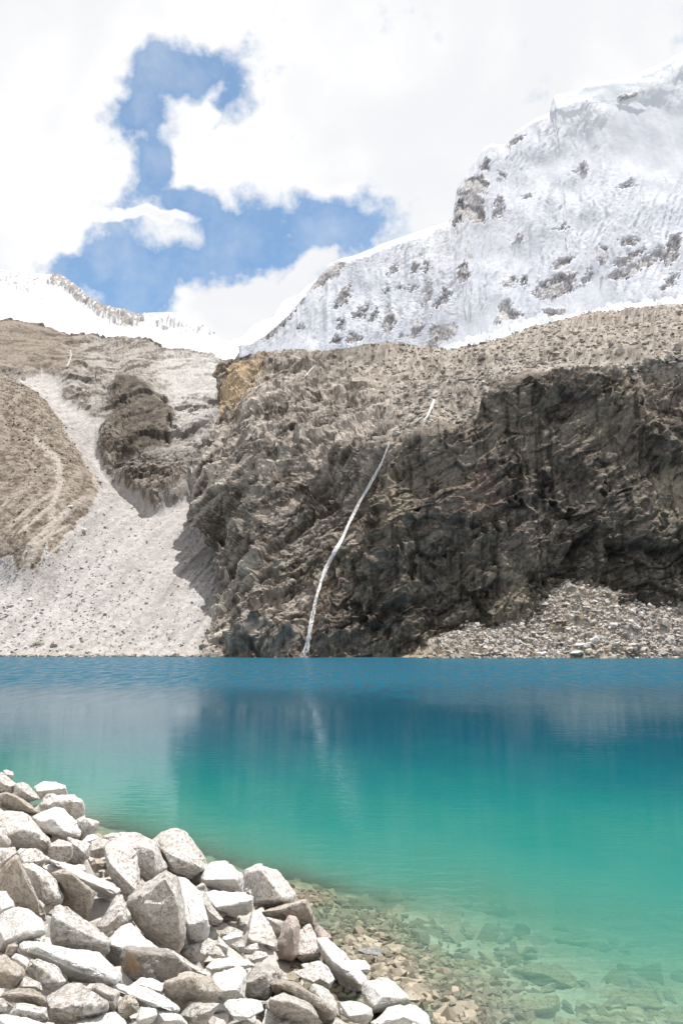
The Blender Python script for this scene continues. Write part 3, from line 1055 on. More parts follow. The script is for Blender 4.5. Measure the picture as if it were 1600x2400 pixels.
build_water()

# ------------------------------------------------------------------ boulders


def mat_granite(name, pale, dark, stain, amount=.45, orange=None):
    m = bpy.data.materials.new(name)
    m.use_nodes = True
    m.node_tree.nodes.clear()
    t = NT(m.node_tree)
    oc = t.node('ShaderNodeTexCoord').outputs['Object']
    inf = t.node('ShaderNodeObjectInfo').outputs['Random']
    off = t.node('ShaderNodeCombineXYZ')
    t.put(off.inputs[0], t.math('MULTIPLY', inf, 37.0))
    t.put(off.inputs[1], t.math('MULTIPLY', inf, 91.0))
    oc2 = t.vmath('ADD', oc, off.outputs[0])
    n1 = t.noise(oc2, 2.2, 6, .62, dist=.3)
    n2 = t.noise(oc2, 16.0, 7, .75)
    n3 = t.noise(oc2, 60.0, 4, .7)
    c = t.mix(t.mapr(n2, .47, .59, 0, 1), pale, dark)
    c = t.mix(t.mapr(n1, .46, .66, 0, amount), c, stain)
    c = t.vmath('SCALE', c, scale=t.mapr(n3, .32, .68, .70, 1.2))
    # brown weathering film in streaks
    st = t.noise(t.vmath('MULTIPLY', oc2, (5.0, 5.0, 1.2)), 1.0, 6, .7)
    c = t.mix(t.mapr(st, .55, .72, 0, .42), c, stain)
    if orange:
        g = t.node('ShaderNodeNewGeometry').outputs['Position']
        d = t.vmath('LENGTH', t.vmath('SUBTRACT', g, orange))
        k = t.math('ADD', d, t.math('MULTIPLY', t.math('SUBTRACT', n2, .5), .22))
        c = t.mix(t.mapr(k, .02, .17, .7, 0), c, (.50, .28, .10))
    c = t.vmath('SCALE', c, scale=t.mapr(inf, 0, 1, .88, 1.07))
    h = t.math('ADD', t.math('MULTIPLY', n2, .7), t.math('MULTIPLY', n3, .35))
    cr = t.node('ShaderNodeTexVoronoi', feature='DISTANCE_TO_EDGE')
    t.put(cr.inputs['Vector'], t.vmath('ADD', oc2, t.vmath('SCALE', t.noise(oc2, 4.0, 3, .6, color=True), scale=.5)))
    cr.inputs['Scale'].default_value = 3.0
    h = t.math('ADD', h, t.mapr(cr.outputs['Distance'], 0, .04, -.25, 0))
    b = t.node('ShaderNodeBump')
    b.inputs['Strength'].default_value = .95
    b.inputs['Distance'].default_value = .06
    t.put(b.inputs['Height'], h)
    p = t.node('ShaderNodeBsdfPrincipled')
    t.put(p.inputs['Base Color'], c)
    p.inputs['Roughness'].default_value = .9
    p.inputs['Specular IOR Level'].default_value = .2
    t.l.new(b.outputs[0], p.inputs['Normal'])
    o = t.node('ShaderNodeOutputMaterial')
    t.l.new(p.outputs[0], o.inputs[0])
    return m


G_PALE = mat_granite('pale_granite', (.77, .755, .74), (.39, .345, .295), (.46, .385, .305), .3)
G_GREY = mat_granite('grey_granite', (.66, .635, .605), (.37, .333, .29), (.40, .335, .27), .35)
G_WHITE = mat_granite('white_granite', (.82, .81, .80), (.68, .65, .62), (.58, .51, .435), .15)
G_BROWN = mat_granite('brown_shade_granite', (.60, .55, .49), (.36, .31, .255), (.36, .29, .215), .5)  # browner granite copy; on the near bank its brown is painted shade
G_TAN = mat_granite('tan_wet_stone', (.56, .50, .38), (.43, .37, .27), (.36, .30, .20))
G_SUB = mat_granite('algae_tan_stone', (.56, .49, .33), (.38, .33, .21), (.27, .225, .13))
G_PINK = mat_granite('pinkish_granite', (.58, .50, .46), (.46, .38, .34), (.42, .32, .26))
G_SLATE = mat_granite('blue_grey_stone', (.36, .37, .37), (.26, .265, .27), (.24, .22, .18))
MATS = dict(p=G_PALE, g=G_GREY, w=G_WHITE, b=G_BROWN, t=G_TAN, s=G_SUB, k=G_PINK, l=G_SLATE)


def hull_rock(name, pts, mat, tgt, seed, rough=.055, bev=.022):
    """convex hull of the points, edges worn, surface broken up; origin at its base"""
    pts = np.asarray(pts, float)
    lo, hi = pts.min(0), pts.max(0)
    org = np.array([(lo[0] + hi[0]) / 2, (lo[1] + hi[1]) / 2, lo[2]])
    size = float(np.prod(np.maximum(hi - lo, 1e-3)) ** (1 / 3))
    bm = bmesh.new()
    vs = [bm.verts.new(p - org) for p in pts]
    r = bmesh.ops.convex_hull(bm, input=vs)
    bmesh.ops.delete(bm, geom=list({g for g in r['geom_interior'] + r['geom_unused'] if isinstance(g, bmesh.types.BMVert) and g.is_valid}), context='VERTS')
    bmesh.ops.dissolve_limit(bm, angle_limit=math.radians(6), verts=bm.verts, edges=bm.edges)
    bmesh.ops.bevel(bm, geom=list(bm.edges), offset=size * bev, offset_type='OFFSET', segments=2, profile=.6, affect='EDGES', clamp_overlap=True)
    bmesh.ops.triangulate(bm, faces=bm.faces)
    for _ in range(7):
        es = [e for e in bm.edges if e.calc_length() > tgt]
        if not es or len(bm.faces) > 5000:
            break
        bmesh.ops.subdivide_edges(bm, edges=es, cuts=1)
        bmesh.ops.triangulate(bm, faces=[f for f in bm.faces if len(f.verts) > 3])
    bm.normal_update()
    bmesh.ops.recalc_face_normals(bm, faces=bm.faces)
    co = np.array([v.co for v in bm.verts]) + org
    no = np.array([v.normal for v in bm.verts])
    s = size
    sd = np.array([seed * 3.7, seed * 1.9, seed * .7])
    h, cv, e = facets(co / (s * .42) + sd, seed)
    d = (fbm(co / (s * .55) + sd, 4, .5, seed) * .9 + h * .75) * rough * s + fbm(co / (s * .10) + sd, 3, .6, seed + 3) * rough * .28 * s
    co = co + no * d[:, None] - org
    for v, c in zip(bm.verts, co):
        v.co = c
    me = bpy.data.meshes.new(name)
    bm.to_mesh(me)
    bm.free()
    me.materials.append(mat)
    o = bpy.data.objects.new(name, me)
    o.location = org
    COL.objects.link(o)
    return o


CROP = dict(c1=(0, 1780, 5.227), c2=(200, 1920, 5.227), c3=(440, 1980, 5.227), c4=(0, 1980, 5.227), c5=(0, 2180, 5.227), c6=(240, 2140, 5.227),
            c7=(500, 2160, 5.227), c8=(740, 2120, 4.126), z1=(0, 1750, 1.96), cu=(1050, 2150, 2.851))


def boulder(crop, mat, label, poly, crest=(), fwd=.36, dz=0.0, under=False, name='boulder', group=None, back=.42, seed=None):
    ox, oy, s = CROP[crop]
    pl = np.array([(ox + x / s, oy + y / s) for x, y in poly])
    cr = [(ox + x / s, oy + y / s) for x, y in crest]
    cx, cy = pl.mean(0)
    Y0 = (bed_Y if under else bank_Y)(cx, min(cy + (pl[:, 1].max() - cy) * .3, 2460)) + dz
    w = np.sqrt(np.ptp(pl[:, 0]) * np.ptp(pl[:, 1])) * Y0 / F
    t = (pl[:, 1] - pl[:, 1].min()) / np.ptp(pl[:, 1])
    pl = np.array([cx, cy]) + (pl - np.array([cx, cy])) * (1.05 if not under else 1.0)
    pts = list(atv(pl[:, 0], pl[:, 1], Y0 + w * (back - (back - .06) * t)))
    for x, y in cr:
        pts.append(atv(x, y, Y0 - w * (fwd + .06)))
    bx = cx + (pl[:, 0] - cx) * .7
    by = cy + (pl[:, 1] - cy) * .55 + np.ptp(pl[:, 1]) * .12
    pts += list(atv(bx, by, Y0 + w * (back + .45)))
    sd = seed or int(cx * 7 + cy * 13) % 997
    m = MATS[mat] if isinstance(mat, str) else mat
    o = hull_rock(name, pts, m, max(.03, w * .05), sd, .04 if not under else .07)
    if under:
        top = o.location.z + max(v.co.z for v in o.data.vertices)
        lim = .07 if mat in ('t', 'p', 'l') else -.035
        o.location.z -= max(0.0, top - lim)
    tag(o, label, 'boulder' if name == 'boulder' else 'stone', group)
    return o


B = boulder
GB = 'boulders of the near rock bank'
ROCKS = [
    ('c1', 'p', 'small blocky stone perched at the far upper left tip of the bank', [(45, 135), (90, 122), (165, 150), (170, 200), (135, 250), (95, 235), (60, 170)], [(75, 185), (160, 195)]),
    ('c1', 'p', 'crumbly pale mound under the small blocky stone at the left edge', [(-60, 190), (20, 150), (70, 200), (130, 245), (210, 305), (140, 425), (-60, 430)], [(40, 300), (130, 330)]),
    ('c1', 'p', 'low pale stone left of the flat topped white boulder', [(190, 310), (270, 280), (350, 305), (440, 400), (490, 480), (320, 530), (180, 430)], [(300, 400), (400, 460)]),
    ('c1', 'w', 'flat topped white boulder with tan front, uppermost at the water', [(440, 340), (540, 262), (640, 275), (790, 320), (825, 430), (600, 450), (500, 490), (455, 420)], [(460, 392), (690, 372), (800, 350)]),
    ('c1', 'p', 'rounded pale boulder just below the flat topped white one', [(500, 560), (600, 445), (760, 435), (900, 440), (1010, 490), (1045, 580), (1030, 680), (960, 760), (880, 760), (700, 700), (560, 620)], [(600, 560), (720, 500), (900, 510), (1005, 520)]),
    ('c1', 'w', 'bright lumpy boulder with a shadow gap under its left end', [(395, 700), (560, 630), (690, 585), (790, 600), (930, 760), (985, 880), (970, 940), (800, 960), (660, 930), (500, 870)], [(500, 760), (640, 720), (660, 900), (800, 880)]),
    ('c1', 'p', 'wedge shaped boulder pointing out over the green water', [(935, 760), (1010, 695), (1215, 775), (1200, 850), (1100, 920), (1030, 980), (980, 960)], [(1100, 775), (1135, 810)]),
    ('c1', 'b', 'dark brown shaded boulder with a long pale slanting top edge', [(-60, 560), (0, 425), (90, 400), (170, 428), (260, 545), (510, 645), (400, 690), (260, 650), (0, 645)], [(70, 412), (190, 450), (280, 570), (440, 640)], .55),
    ('c1', 'p', 'big boulder at the left edge, bright top and dark right front', [(-80, 700), (0, 640), (120, 645), (290, 650), (390, 720), (520, 870), (620, 1010), (600, 1120), (560, 1135), (350, 1060), (220, 1110), (130, 1080), (-60, 900)], [(120, 930), (270, 850), (450, 900), (560, 1000)], .5),
    ('c1', 'p', 'pale stone tucked under the big boulder at the left edge', [(-60, 840), (60, 840), (130, 1000), (120, 1060), (0, 1090), (-80, 1000)], [(0, 930)], .4, -.2),
    ('c4', 'p', 'blunt pale boulder cut by the left edge beside a dark cleft', [(-60, 40), (40, 35), (180, 35), (215, 95), (150, 200), (60, 275), (-60, 280)], [(60, 200), (190, 110)]),
    ('c4', 'p', 'low pale boulder with a banded face above the ribbed slab', [(220, 85), (260, 40), (400, 45), (500, 85), (605, 165), (600, 205), (480, 245), (270, 240)], [(300, 220), (480, 215), (590, 180)]),
    ('c1', 'p', 'boulder with white cap and brown front behind the long slab', [(590, 1150), (620, 1030), (720, 980), (880, 1030), (890, 1160), (850, 1250), (700, 1250), (600, 1200)], [(630, 1060), (720, 1080), (870, 1060)], .45),
    ('c1', 'p', 'steep narrow boulder with a slanting white edge in mid bank', [(880, 1000), (820, 960), (860, 945), (940, 980), (1100, 1030), (1060, 1090), (1080, 1200), (1010, 1270), (880, 1260)], [(900, 1030), (1040, 1150)], .4),
    ('c1', 'w', 'little white stone at the waterline left of the square boulder', [(1010, 1000), (1070, 930), (1140, 910), (1215, 955), (1100, 1040)], [(1040, 1010), (1100, 1000)]),
    ('c1', 'g', 'mottled knobbly stone leaning on the left of the square boulder', [(1085, 1100), (1130, 1010), (1230, 960), (1340, 1000), (1300, 1060), (1320, 1180), (1240, 1200), (1110, 1200)], [(1120, 1120), (1250, 1080)], .4),
    ('c2', 'p', 'square topped boulder with notches beside the water in mid bank', [(230, 215), (330, 185), (600, 185), (720, 225), (830, 300), (985, 580), (890, 690), (820, 740), (700, 740), (600, 560), (480, 330)], [(510, 345), (740, 360), (840, 370), (880, 640)], .3),
    ('c2', 'p', 'tall leaning slab with shaded brown lower left side', [(245, 310), (330, 240), (520, 300), (640, 470), (655, 600), (662, 890), (500, 1060), (380, 820), (285, 600), (262, 430)], [(295, 540), (420, 660), (600, 850)], .5),
    ('c2', 'p', 'large rounded boulder standing against the water left of the bright stone', [(815, 260), (930, 160), (1060, 120), (1180, 135), (1270, 230), (1370, 330), (1440, 470), (1468, 600), (1400, 655), (1260, 735), (1150, 690), (1000, 600), (900, 450)], [(950, 380), (1060, 610), (1210, 560), (1420, 600)], .42),
    ('c2', 'b', 'small dark stone sitting in a shaded hole', [(70, 560), (110, 480), (180, 490), (265, 540), (240, 600), (120, 640)], [(140, 540)], .3, .25),
    ('z1', 'g', 'largest grey boulder with a broad mottled face, centre of the bank', [(580, 735), (600, 690), (640, 660), (760, 568), (815, 600), (832, 700), (852, 800), (850, 880), (820, 950), (740, 935), (680, 870), (620, 800)], [(650, 690), (760, 600), (815, 700), (830, 850), (700, 800)], .34, -.2),
    ('z1', 'w', 'bright upright boulder with a dark cavity below, right of the largest grey one', [(808, 592), (860, 610), (930, 680), (952, 780), (960, 830), (940, 880), (890, 940), (862, 900), (855, 790), (825, 690)], [(860, 820), (905, 835), (950, 800)], .5),
    ('c3', 'p', 'slanting sharp edged slab beside the flat cracked boulder', [(120, 560), (200, 580), (330, 770), (425, 905), (400, 940), (255, 930), (180, 700)], [(250, 800), (390, 925)], .4),
    ('c3', 'w', 'very bright stone with a brown notch, left of the two-toned boulder', [(150, 370), (230, 260), (330, 205), (470, 195), (545, 240), (580, 350), (670, 390), (680, 450), (640, 480), (670, 590), (480, 565), (290, 520), (230, 550), (140, 470)], [(200, 430), (400, 430), (590, 420)], .35),
    ('c3', 'p', 'two-toned egg shaped boulder at the waterline, grey left and white right', [(688, 400), (710, 330), (860, 258), (960, 272), (1100, 330), (1220, 480), (1302, 600), (1285, 690), (1100, 765), (880, 812), (800, 765), (780, 640), (688, 560)], [(895, 300), (1000, 480), (1165, 655), (820, 700)], .42),
    ('c3', 'w', 'flat white boulder with a long crack below the bright stone', [(205, 600), (330, 550), (480, 575), (690, 600), (800, 630), (782, 780), (740, 845), (560, 872), (400, 840), (330, 760)], [(345, 765), (530, 745), (700, 730), (785, 670)], .4, -.15),
    ('c3', 'b', 'dark brown shaded slab with thin lit top under the two-toned boulder', [(880, 825), (1100, 788), (1280, 718), (1440, 678), (1475, 720), (1570, 950), (1562, 1060), (1400, 1000), (1100, 920)], [(1100, 800), (1430, 692), (1480, 800)], .55),
    ('c3', 'p', 'tall pale boulder with pointed top, left of the cream tapered one', [(762, 870), (800, 765), (900, 850), (990, 950), (1092, 1190), (1085, 1290), (1000, 1330), (850, 1240), (720, 1150), (760, 1040)], [(740, 1150), (880, 1195), (1070, 1250)], .4),
    ('c3', 'g', 'small grey stone wedged between the two tall pale boulders', [(960, 890), (1080, 900), (1200, 940), (1180, 1050), (1080, 1090), (1010, 1020)], [(1080, 960)], .25, .3),
    ('c7', 'k', 'cream tapered upright boulder near the water edge', [(755, 450), (790, 230), (870, 20), (930, -60), (1010, -40), (1068, 60), (1042, 380), (960, 470), (850, 445)], [(860, 390), (1000, 420), (960, 60)], .36),
    ('c7', 'p', 'pale boulder with flat brown underside right of the cream tapered one', [(1030, 430), (1060, 110), (1180, 38), (1215, 130), (1325, 390), (1270, 480), (1110, 500)], [(1050, 405), (1200, 412), (1318, 380)], .42),
    ('c8', 'k', 'pinkish stone at the water edge beyond the pale boulders', [(-10, 250), (20, 190), (90, 240), (155, 320), (120, 345), (0, 335)], [(60, 320)], .2),
    ('c8', 'w', 'long sloping boulder with brown undercut side facing the shore water', [(20, 345), (100, 340), (250, 450), (310, 530), (480, 700), (488, 790), (440, 812), (350, 850), (270, 830), (190, 610), (80, 520)], [(150, 540), (320, 650), (430, 780)], .5),
    ('c8', 'w', 'small white stone touching the water behind the long sloping boulder', [(320, 540), (480, 530), (500, 600), (540, 640), (490, 705), (420, 660)], [(430, 630), (500, 625)]),
    ('c8', 'w', 'white boulder with a dark hollow, second from the lower end of the bank', [(450, 830), (480, 740), (690, 708), (760, 760), (880, 880), (892, 950), (700, 930), (600, 1045), (550, 1050), (470, 960)], [(560, 990), (640, 890), (880, 905)], .42),
    ('c8', 'w', 'lowest white boulder of the bank beside the tan wet rock', [(540, 1140), (700, 1000), (850, 978), (960, 985), (1060, 1050), (1108, 1155), (1090, 1240), (560, 1240)], [(600, 1160), (850, 1080), (1060, 1170)], .4),
    ('c8', 'w', 'white boulder with brown lower right corner near the bottom edge', [(235, 1050), (230, 940), (330, 930), (440, 960), (540, 1000), (552, 1080), (500, 1160), (330, 1115)], [(320, 1080), (470, 1060)], .4),
    ('c7', 'b', 'long brown undercut slab slanting down to the bottom of the bank', [(650, 730), (720, 735), (840, 715), (1000, 750), (1120, 850), (1460, 1075), (1485, 1160), (1400, 1255), (1300, 1210), (1180, 1010), (900, 870), (720, 905)], [(730, 765), (880, 745), (1080, 810), (1150, 880), (1450, 1100)], .5),
    ('c7', 'g', 'dark fronted boulder with white streaked top at the lower centre', [(685, 1000), (700, 950), (870, 853), (1000, 908), (1165, 990), (1335, 1240), (1180, 1290), (840, 1270), (700, 1095)], [(710, 960), (950, 985), (1185, 1085)], .5),
    ('c7', 'w', 'brilliant white flat stone lying left of the dark fronted boulder', [(140, 1020), (190, 962), (410, 938), (560, 988), (612, 1080), (450, 1180), (330, 1215), (220, 1150)], [(230, 1150), (450, 1170)], .25),
    ('c7', 'g', 'grey angular boulder with pitted face behind the brilliant white stone', [(315, 810), (400, 680), (540, 508), (700, 518), (850, 610), (830, 680), (660, 720), (722, 880), (640, 972), (430, 935)], [(400, 750), (640, 660), (690, 890), (480, 880)], .35),
    ('c7', 'p', 'small tilted block below the row of little stones', [(430, 440), (520, 368), (640, 368), (668, 420), (600, 480), (500, 540)], [(480, 470), (600, 440)], .35, 0.0),
    ('c7', 'p', 'little stone with a brown stripe in the rubble pocket', [(380, 330), (440, 280), (540, 263), (562, 330), (480, 380), (400, 378)], [(460, 345)]),
    ('c7', 'p', 'little cube shaped stone in the rubble pocket', [(270, 330), (310, 268), (380, 290), (390, 370), (300, 388)], [(300, 310), (375, 310)]),
    ('c7', 'w', 'oblong light stone at the top of the rubble pocket', [(110, 210), (190, 150), (330, 128), (357, 200), (230, 262), (180, 282)], [(150, 225), (340, 180)], .35, -.1),
    ('c7', 'w', 'thin pointed white shard standing in the rubble pocket', [(20, 280), (70, 188), (182, 300), (160, 405), (100, 350)], [(90, 290), (165, 320)], .3, -.1),
    ('c7', 'p', 'triangular pale stone at the left of the rubble pocket', [(0, 300), (60, 310), (152, 430), (0, 455), (-60, 400)], [(40, 400)], .3, -.1),
    ('c6', 'w', 'white slab crossed by a brown band below the rubble pocket', [(1270, 660), (1340, 588), (1568, 538), (1750, 558), (1860, 645), (1640, 720), (1390, 775)], [(1320, 690), (1560, 640), (1780, 640)], .35),
    ('c7', 'w', 'large blank white block with a brown foot in the lower centre', [(20, 650), (300, 548), (400, 620), (392, 720), (300, 860), (380, 935), (150, 955), (0, 855), (-40, 740)], [(-10, 840), (140, 860), (290, 840)], .4),
    ('c7', 'p', 'pale stone just below the black gap near the shore', [(990, 620), (1130, 568), (1300, 690), (1222, 762), (1090, 685)], [(1060, 670), (1230, 740)]),
    ('c7', 'p', 'brown and pale boulder right of the black gap near the shore', [(1075, 530), (1290, 498), (1400, 560), (1482, 700), (1410, 830), (1290, 790), (1200, 650)], [(1230, 660), (1420, 760)], .35),
    ('c7', 'g', 'smooth light grey slab above the long brown undercut slab', [(1175, 840), (1220, 768), (1400, 828), (1510, 960), (1560, 1180), (1450, 1105), (1300, 970)], [(1300, 920), (1480, 1100)], .3),
    ('c4', 'b', 'dark triangular rock face with a sharp lit right edge at far left', [(-40, 560), (0, 340), (60, 280), (210, 150), (270, 270), (440, 600), (550, 850), (550, 925), (400, 810), (190, 750), (80, 650)], [(205, 175), (280, 310), (450, 630), (545, 880)], .5),
    ('c4', 'p', 'ribbed slab with three pale parallel edges', [(260, 260), (400, 232), (560, 310), (700, 440), (708, 490), (772, 640), (760, 705), (560, 735), (480, 620), (400, 480), (340, 370)], [(430, 330), (600, 480), (700, 640), (560, 660)], .35, -.1),
    ('c4', 'w', 'small lens shaped white stone above the brown block', [(530, 270), (600, 235), (700, 250), (767, 300), (760, 330), (610, 342)], [(570, 300), (740, 310)]),
    ('c4', 'b', 'brown block with a flat shaded face under the long flat slab', [(640, 360), (780, 320), (880, 330), (910, 430), (1080, 530), (1152, 590), (1112, 820), (1060, 912), (880, 825), (760, 720), (770, 600), (700, 480)], [(780, 345), (890, 360), (920, 450), (1090, 560)], .5, .1),
    ('c4', 'w', 'long flat white slab lying slanted across the brown block', [(610, 180), (730, 212), (930, 262), (1090, 338), (1210, 428), (1472, 550), (1420, 640), (1150, 535), (1010, 430), (800, 315)], [(860, 335), (1050, 452), (1200, 480), (1420, 595)], .3, -.25),
    ('c4', 'p', 'large pale boulder with a broad sunlit slope left of centre', [(645, 900), (680, 760), (760, 732), (960, 858), (1180, 1000), (1270, 1100), (1332, 1180), (1310, 1330), (1100, 1300), (680, 1255), (640, 1180)], [(672, 900), (690, 1180), (1290, 1200), (1000, 1200)], .34, -.2),
    ('c4', 'p', 'crooked pale boulder with a thumb shaped top left of the largest grey one', [(1185, 1000), (1300, 830), (1420, 740), (1430, 620), (1490, 608), (1525, 680), (1530, 790), (1570, 940), (1420, 1020), (1280, 1080)], [(1260, 1010), (1480, 850), (1540, 940)], .36),
    ('c4', 'w', 'white knobbly stone at the left edge above the big layered boulder', [(-60, 580), (80, 568), (107, 640), (160, 690), (182, 770), (100, 852), (0, 892), (-60, 882)], [(20, 800), (150, 750)], .35),
    ('c4', 'w', 'big layered white boulder with overhanging lip at the left edge', [(-60, 900), (100, 858), (190, 758), (400, 818), (500, 908), (552, 1010), (552, 1088), (400, 1060), (310, 1100), (250, 1205), (180, 1260), (0, 1300), (-60, 1200)], [(60, 1180), (310, 1060), (540, 1050)], .42),
    ('c5', 'b', 'small brown stone standing under the overhanging lip', [(70, 290), (100, 180), (200, 148), (222, 200), (160, 305)], [(130, 200)], .3),
    ('c5', 'w', 'longest white boulder with rough brown patches on its side, lower left', [(260, 250), (330, 153), (520, 148), (700, 215), (1050, 238), (1200, 280), (1380, 450), (1485, 520), (1492, 645), (1250, 650), (1000, 610), (760, 575), (700, 440), (400, 340)], [(290, 230), (430, 200), (720, 350), (740, 450), (1000, 540), (1400, 600)], .36),
    ('c6', 'w', 'four sided brilliant white block with shaded left side', [(72, 360), (200, 180), (340, 118), (520, 278), (702, 445), (400, 470), (250, 685), (70, 575)], [(85, 380), (262, 525), (330, 440)], .4, .05),
    ('c6', 'ORANGE', 'grey slab with an orange rust stain on its left end', [(298, 430), (540, 428), (700, 438), (870, 498), (960, 588), (1085, 705), (800, 855), (740, 862), (480, 805), (360, 862), (240, 850), (250, 560)], [(310, 450), (520, 800), (760, 830), (880, 530)], .28),
    ('c6', 'p', 'narrow light edge slab leaning down from the largest grey boulder', [(730, 428), (830, 438), (960, 558), (1270, 718), (1285, 765), (1080, 725), (900, 545)], [(920, 560), (1230, 745)], .2, .1),
    ('c6', 'b', 'dark brown fronted boulder with a white top, bottom centre left', [(738, 970), (800, 838), (1050, 738), (1300, 768), (1465, 960), (1440, 1012), (1240, 1085), (1060, 1095), (960, 1235), (850, 1110)], [(790, 855), (960, 818), (1140, 808), (1222, 955)], .55),
    ('c6', 'w', 'small curved white stone in front of the orange stained slab', [(370, 872), (480, 798), (600, 798), (782, 880), (730, 985), (600, 945)], [(500, 890), (720, 960)], .3),
    ('c6', 'w', 'long low white boulder pointing right at the bottom of the picture', [(0, 860), (240, 858), (420, 878), (600, 958), (800, 1078), (942, 1158), (930, 1205), (700, 1195), (540, 1130), (430, 1120), (340, 1020), (160, 970)], [(330, 1000), (640, 1170), (900, 1190)], .32),
    ('c6', 'b', 'dark shaded stone below the left half of the long low boulder', [(160, 1200), (190, 1090), (300, 1008), (380, 1020), (345, 1100), (440, 1110), (430, 1215), (260, 1295)], [(210, 1230), (330, 1100)], .3, .1),
    ('c6', 'w', 'white squarish stone at the bottom edge below the long low boulder', [(415, 1290), (470, 1158), (660, 1178), (672, 1265), (600, 1345), (430, 1360)], [(440, 1320), (660, 1250)]),
    ('c6', 'g', 'grey ridged stone at the bottom edge left of the brilliant flat stone', [(965, 1245), (1080, 1088), (1280, 1088), (1445, 1100), (1340, 1230), (1250, 1380), (1060, 1380)], [(1100, 1280), (1320, 1200)], .32),
    ('c6', 'w', 'white stone at the bottom edge left of the grey ridged one', [(660, 1180), (830, 1200), (960, 1250), (1060, 1380), (700, 1390)], [(760, 1320), (960, 1310)], .3),
    ('c5', 'p', 'mottled blocky boulder with brown front, bottom left', [(588, 830), (720, 750), (840, 658), (1000, 658), (1012, 740), (1120, 790), (1302, 880), (1312, 970), (1190, 1085), (930, 1085), (860, 1155), (640, 1140), (600, 960)], [(605, 960), (740, 935), (920, 940), (1000, 1050), (1160, 905), (1300, 905)], .42),
    ('c5', 'g', 'rounded grey brown boulder right of the mottled blocky one', [(1115, 740), (1160, 663), (1280, 658), (1465, 760), (1430, 880), (1435, 960), (1390, 1005), (1310, 910), (1160, 810)], [(1180, 720), (1390, 800), (1400, 930)], .36, .1),
    ('c5', 'p', 'pointed pale boulder with a grey shaded triangle on its left', [(320, 520), (390, 368), (480, 348), (700, 450), (802, 620), (760, 665), (640, 715), (500, 702), (490, 600)], [(400, 390), (505, 560), (520, 660), (740, 640)], .4),
    ('c5', 'w', 'white stone left of the pointed pale boulder', [(150, 340), (200, 288), (380, 328), (395, 380), (320, 505), (200, 385)], [(250, 380), (330, 450)], .3, .1),
    ('c5', 'b', 'boulder with an ochre brown hollow face at the left edge', [(-40, 300), (80, 308), (180, 400), (302, 500), (302, 560), (200, 705), (120, 725), (0, 695), (-60, 600)], [(-30, 510), (100, 490), (190, 570)], .5),
    ('c5', 'p', 'low pale stone right of the ochre hollow boulder', [(235, 690), (290, 568), (370, 578), (490, 650), (522, 745), (430, 730), (300, 725)], [(290, 690), (440, 690)]),
    ('c5', 'b', 'dark purplish brown stone above the bottom left corner', [(20, 820), (60, 758), (240, 718), (400, 738), (562, 820), (568, 890), (500, 965), (330, 945), (180, 870)], [(80, 790), (260, 770), (480, 820)], .4),
    ('c5', 'p', 'faceted pale stone near the bottom left corner', [(115, 1050), (200, 888), (340, 948), (500, 968), (560, 938), (605, 1105), (300, 1110)], [(220, 960), (400, 1040), (540, 1020)]),
    ('c5', 'w', 'smooth white boulder filling the bottom left corner', [(-60, 1030), (100, 1063), (350, 1078), (655, 1150), (620, 1300), (-60, 1300)], [(100, 1180), (450, 1200)], .25),
    ('c5', 'w', 'white boulder at the bottom edge under the mottled blocky one', [(855, 1155), (960, 1088), (1200, 1078), (1330, 1048), (1400, 1008), (1520, 1100), (1570, 1220), (900, 1270)], [(960, 1180), (1350, 1150)], .3),
    ('c5', 'p', 'small pale stone at the left edge near the bottom', [(-40, 840), (40, 838), (102, 920), (80, 992), (0, 1002), (-40, 960)], [(40, 940)]),
]


def build_boulders():
    for i, r in enumerate(ROCKS):
        crop, mt, label, poly, crest = r[:5]
        fwd = r[5] if len(r) > 5 else .36
        dz = r[6] if len(r) > 6 else 0.0
        small = np.ptp([p[0] for p in poly]) / CROP[crop][2] < 45
        nm = 'stone' if small else 'boulder'
        if mt == 'ORANGE':
            p = atv(240 + 330 / 5.227, 2140 + 640 / 5.227, bank_Y(303, 2262) - .12)
            mt = mat_granite('rust_stained_granite', (.47, .445, .415), (.32, .29, .26), (.29, .235, .18), .4, tuple(p))
        B(crop, mt, label, poly, crest, fwd, dz, name=nm, group=GB)


build_boulders()

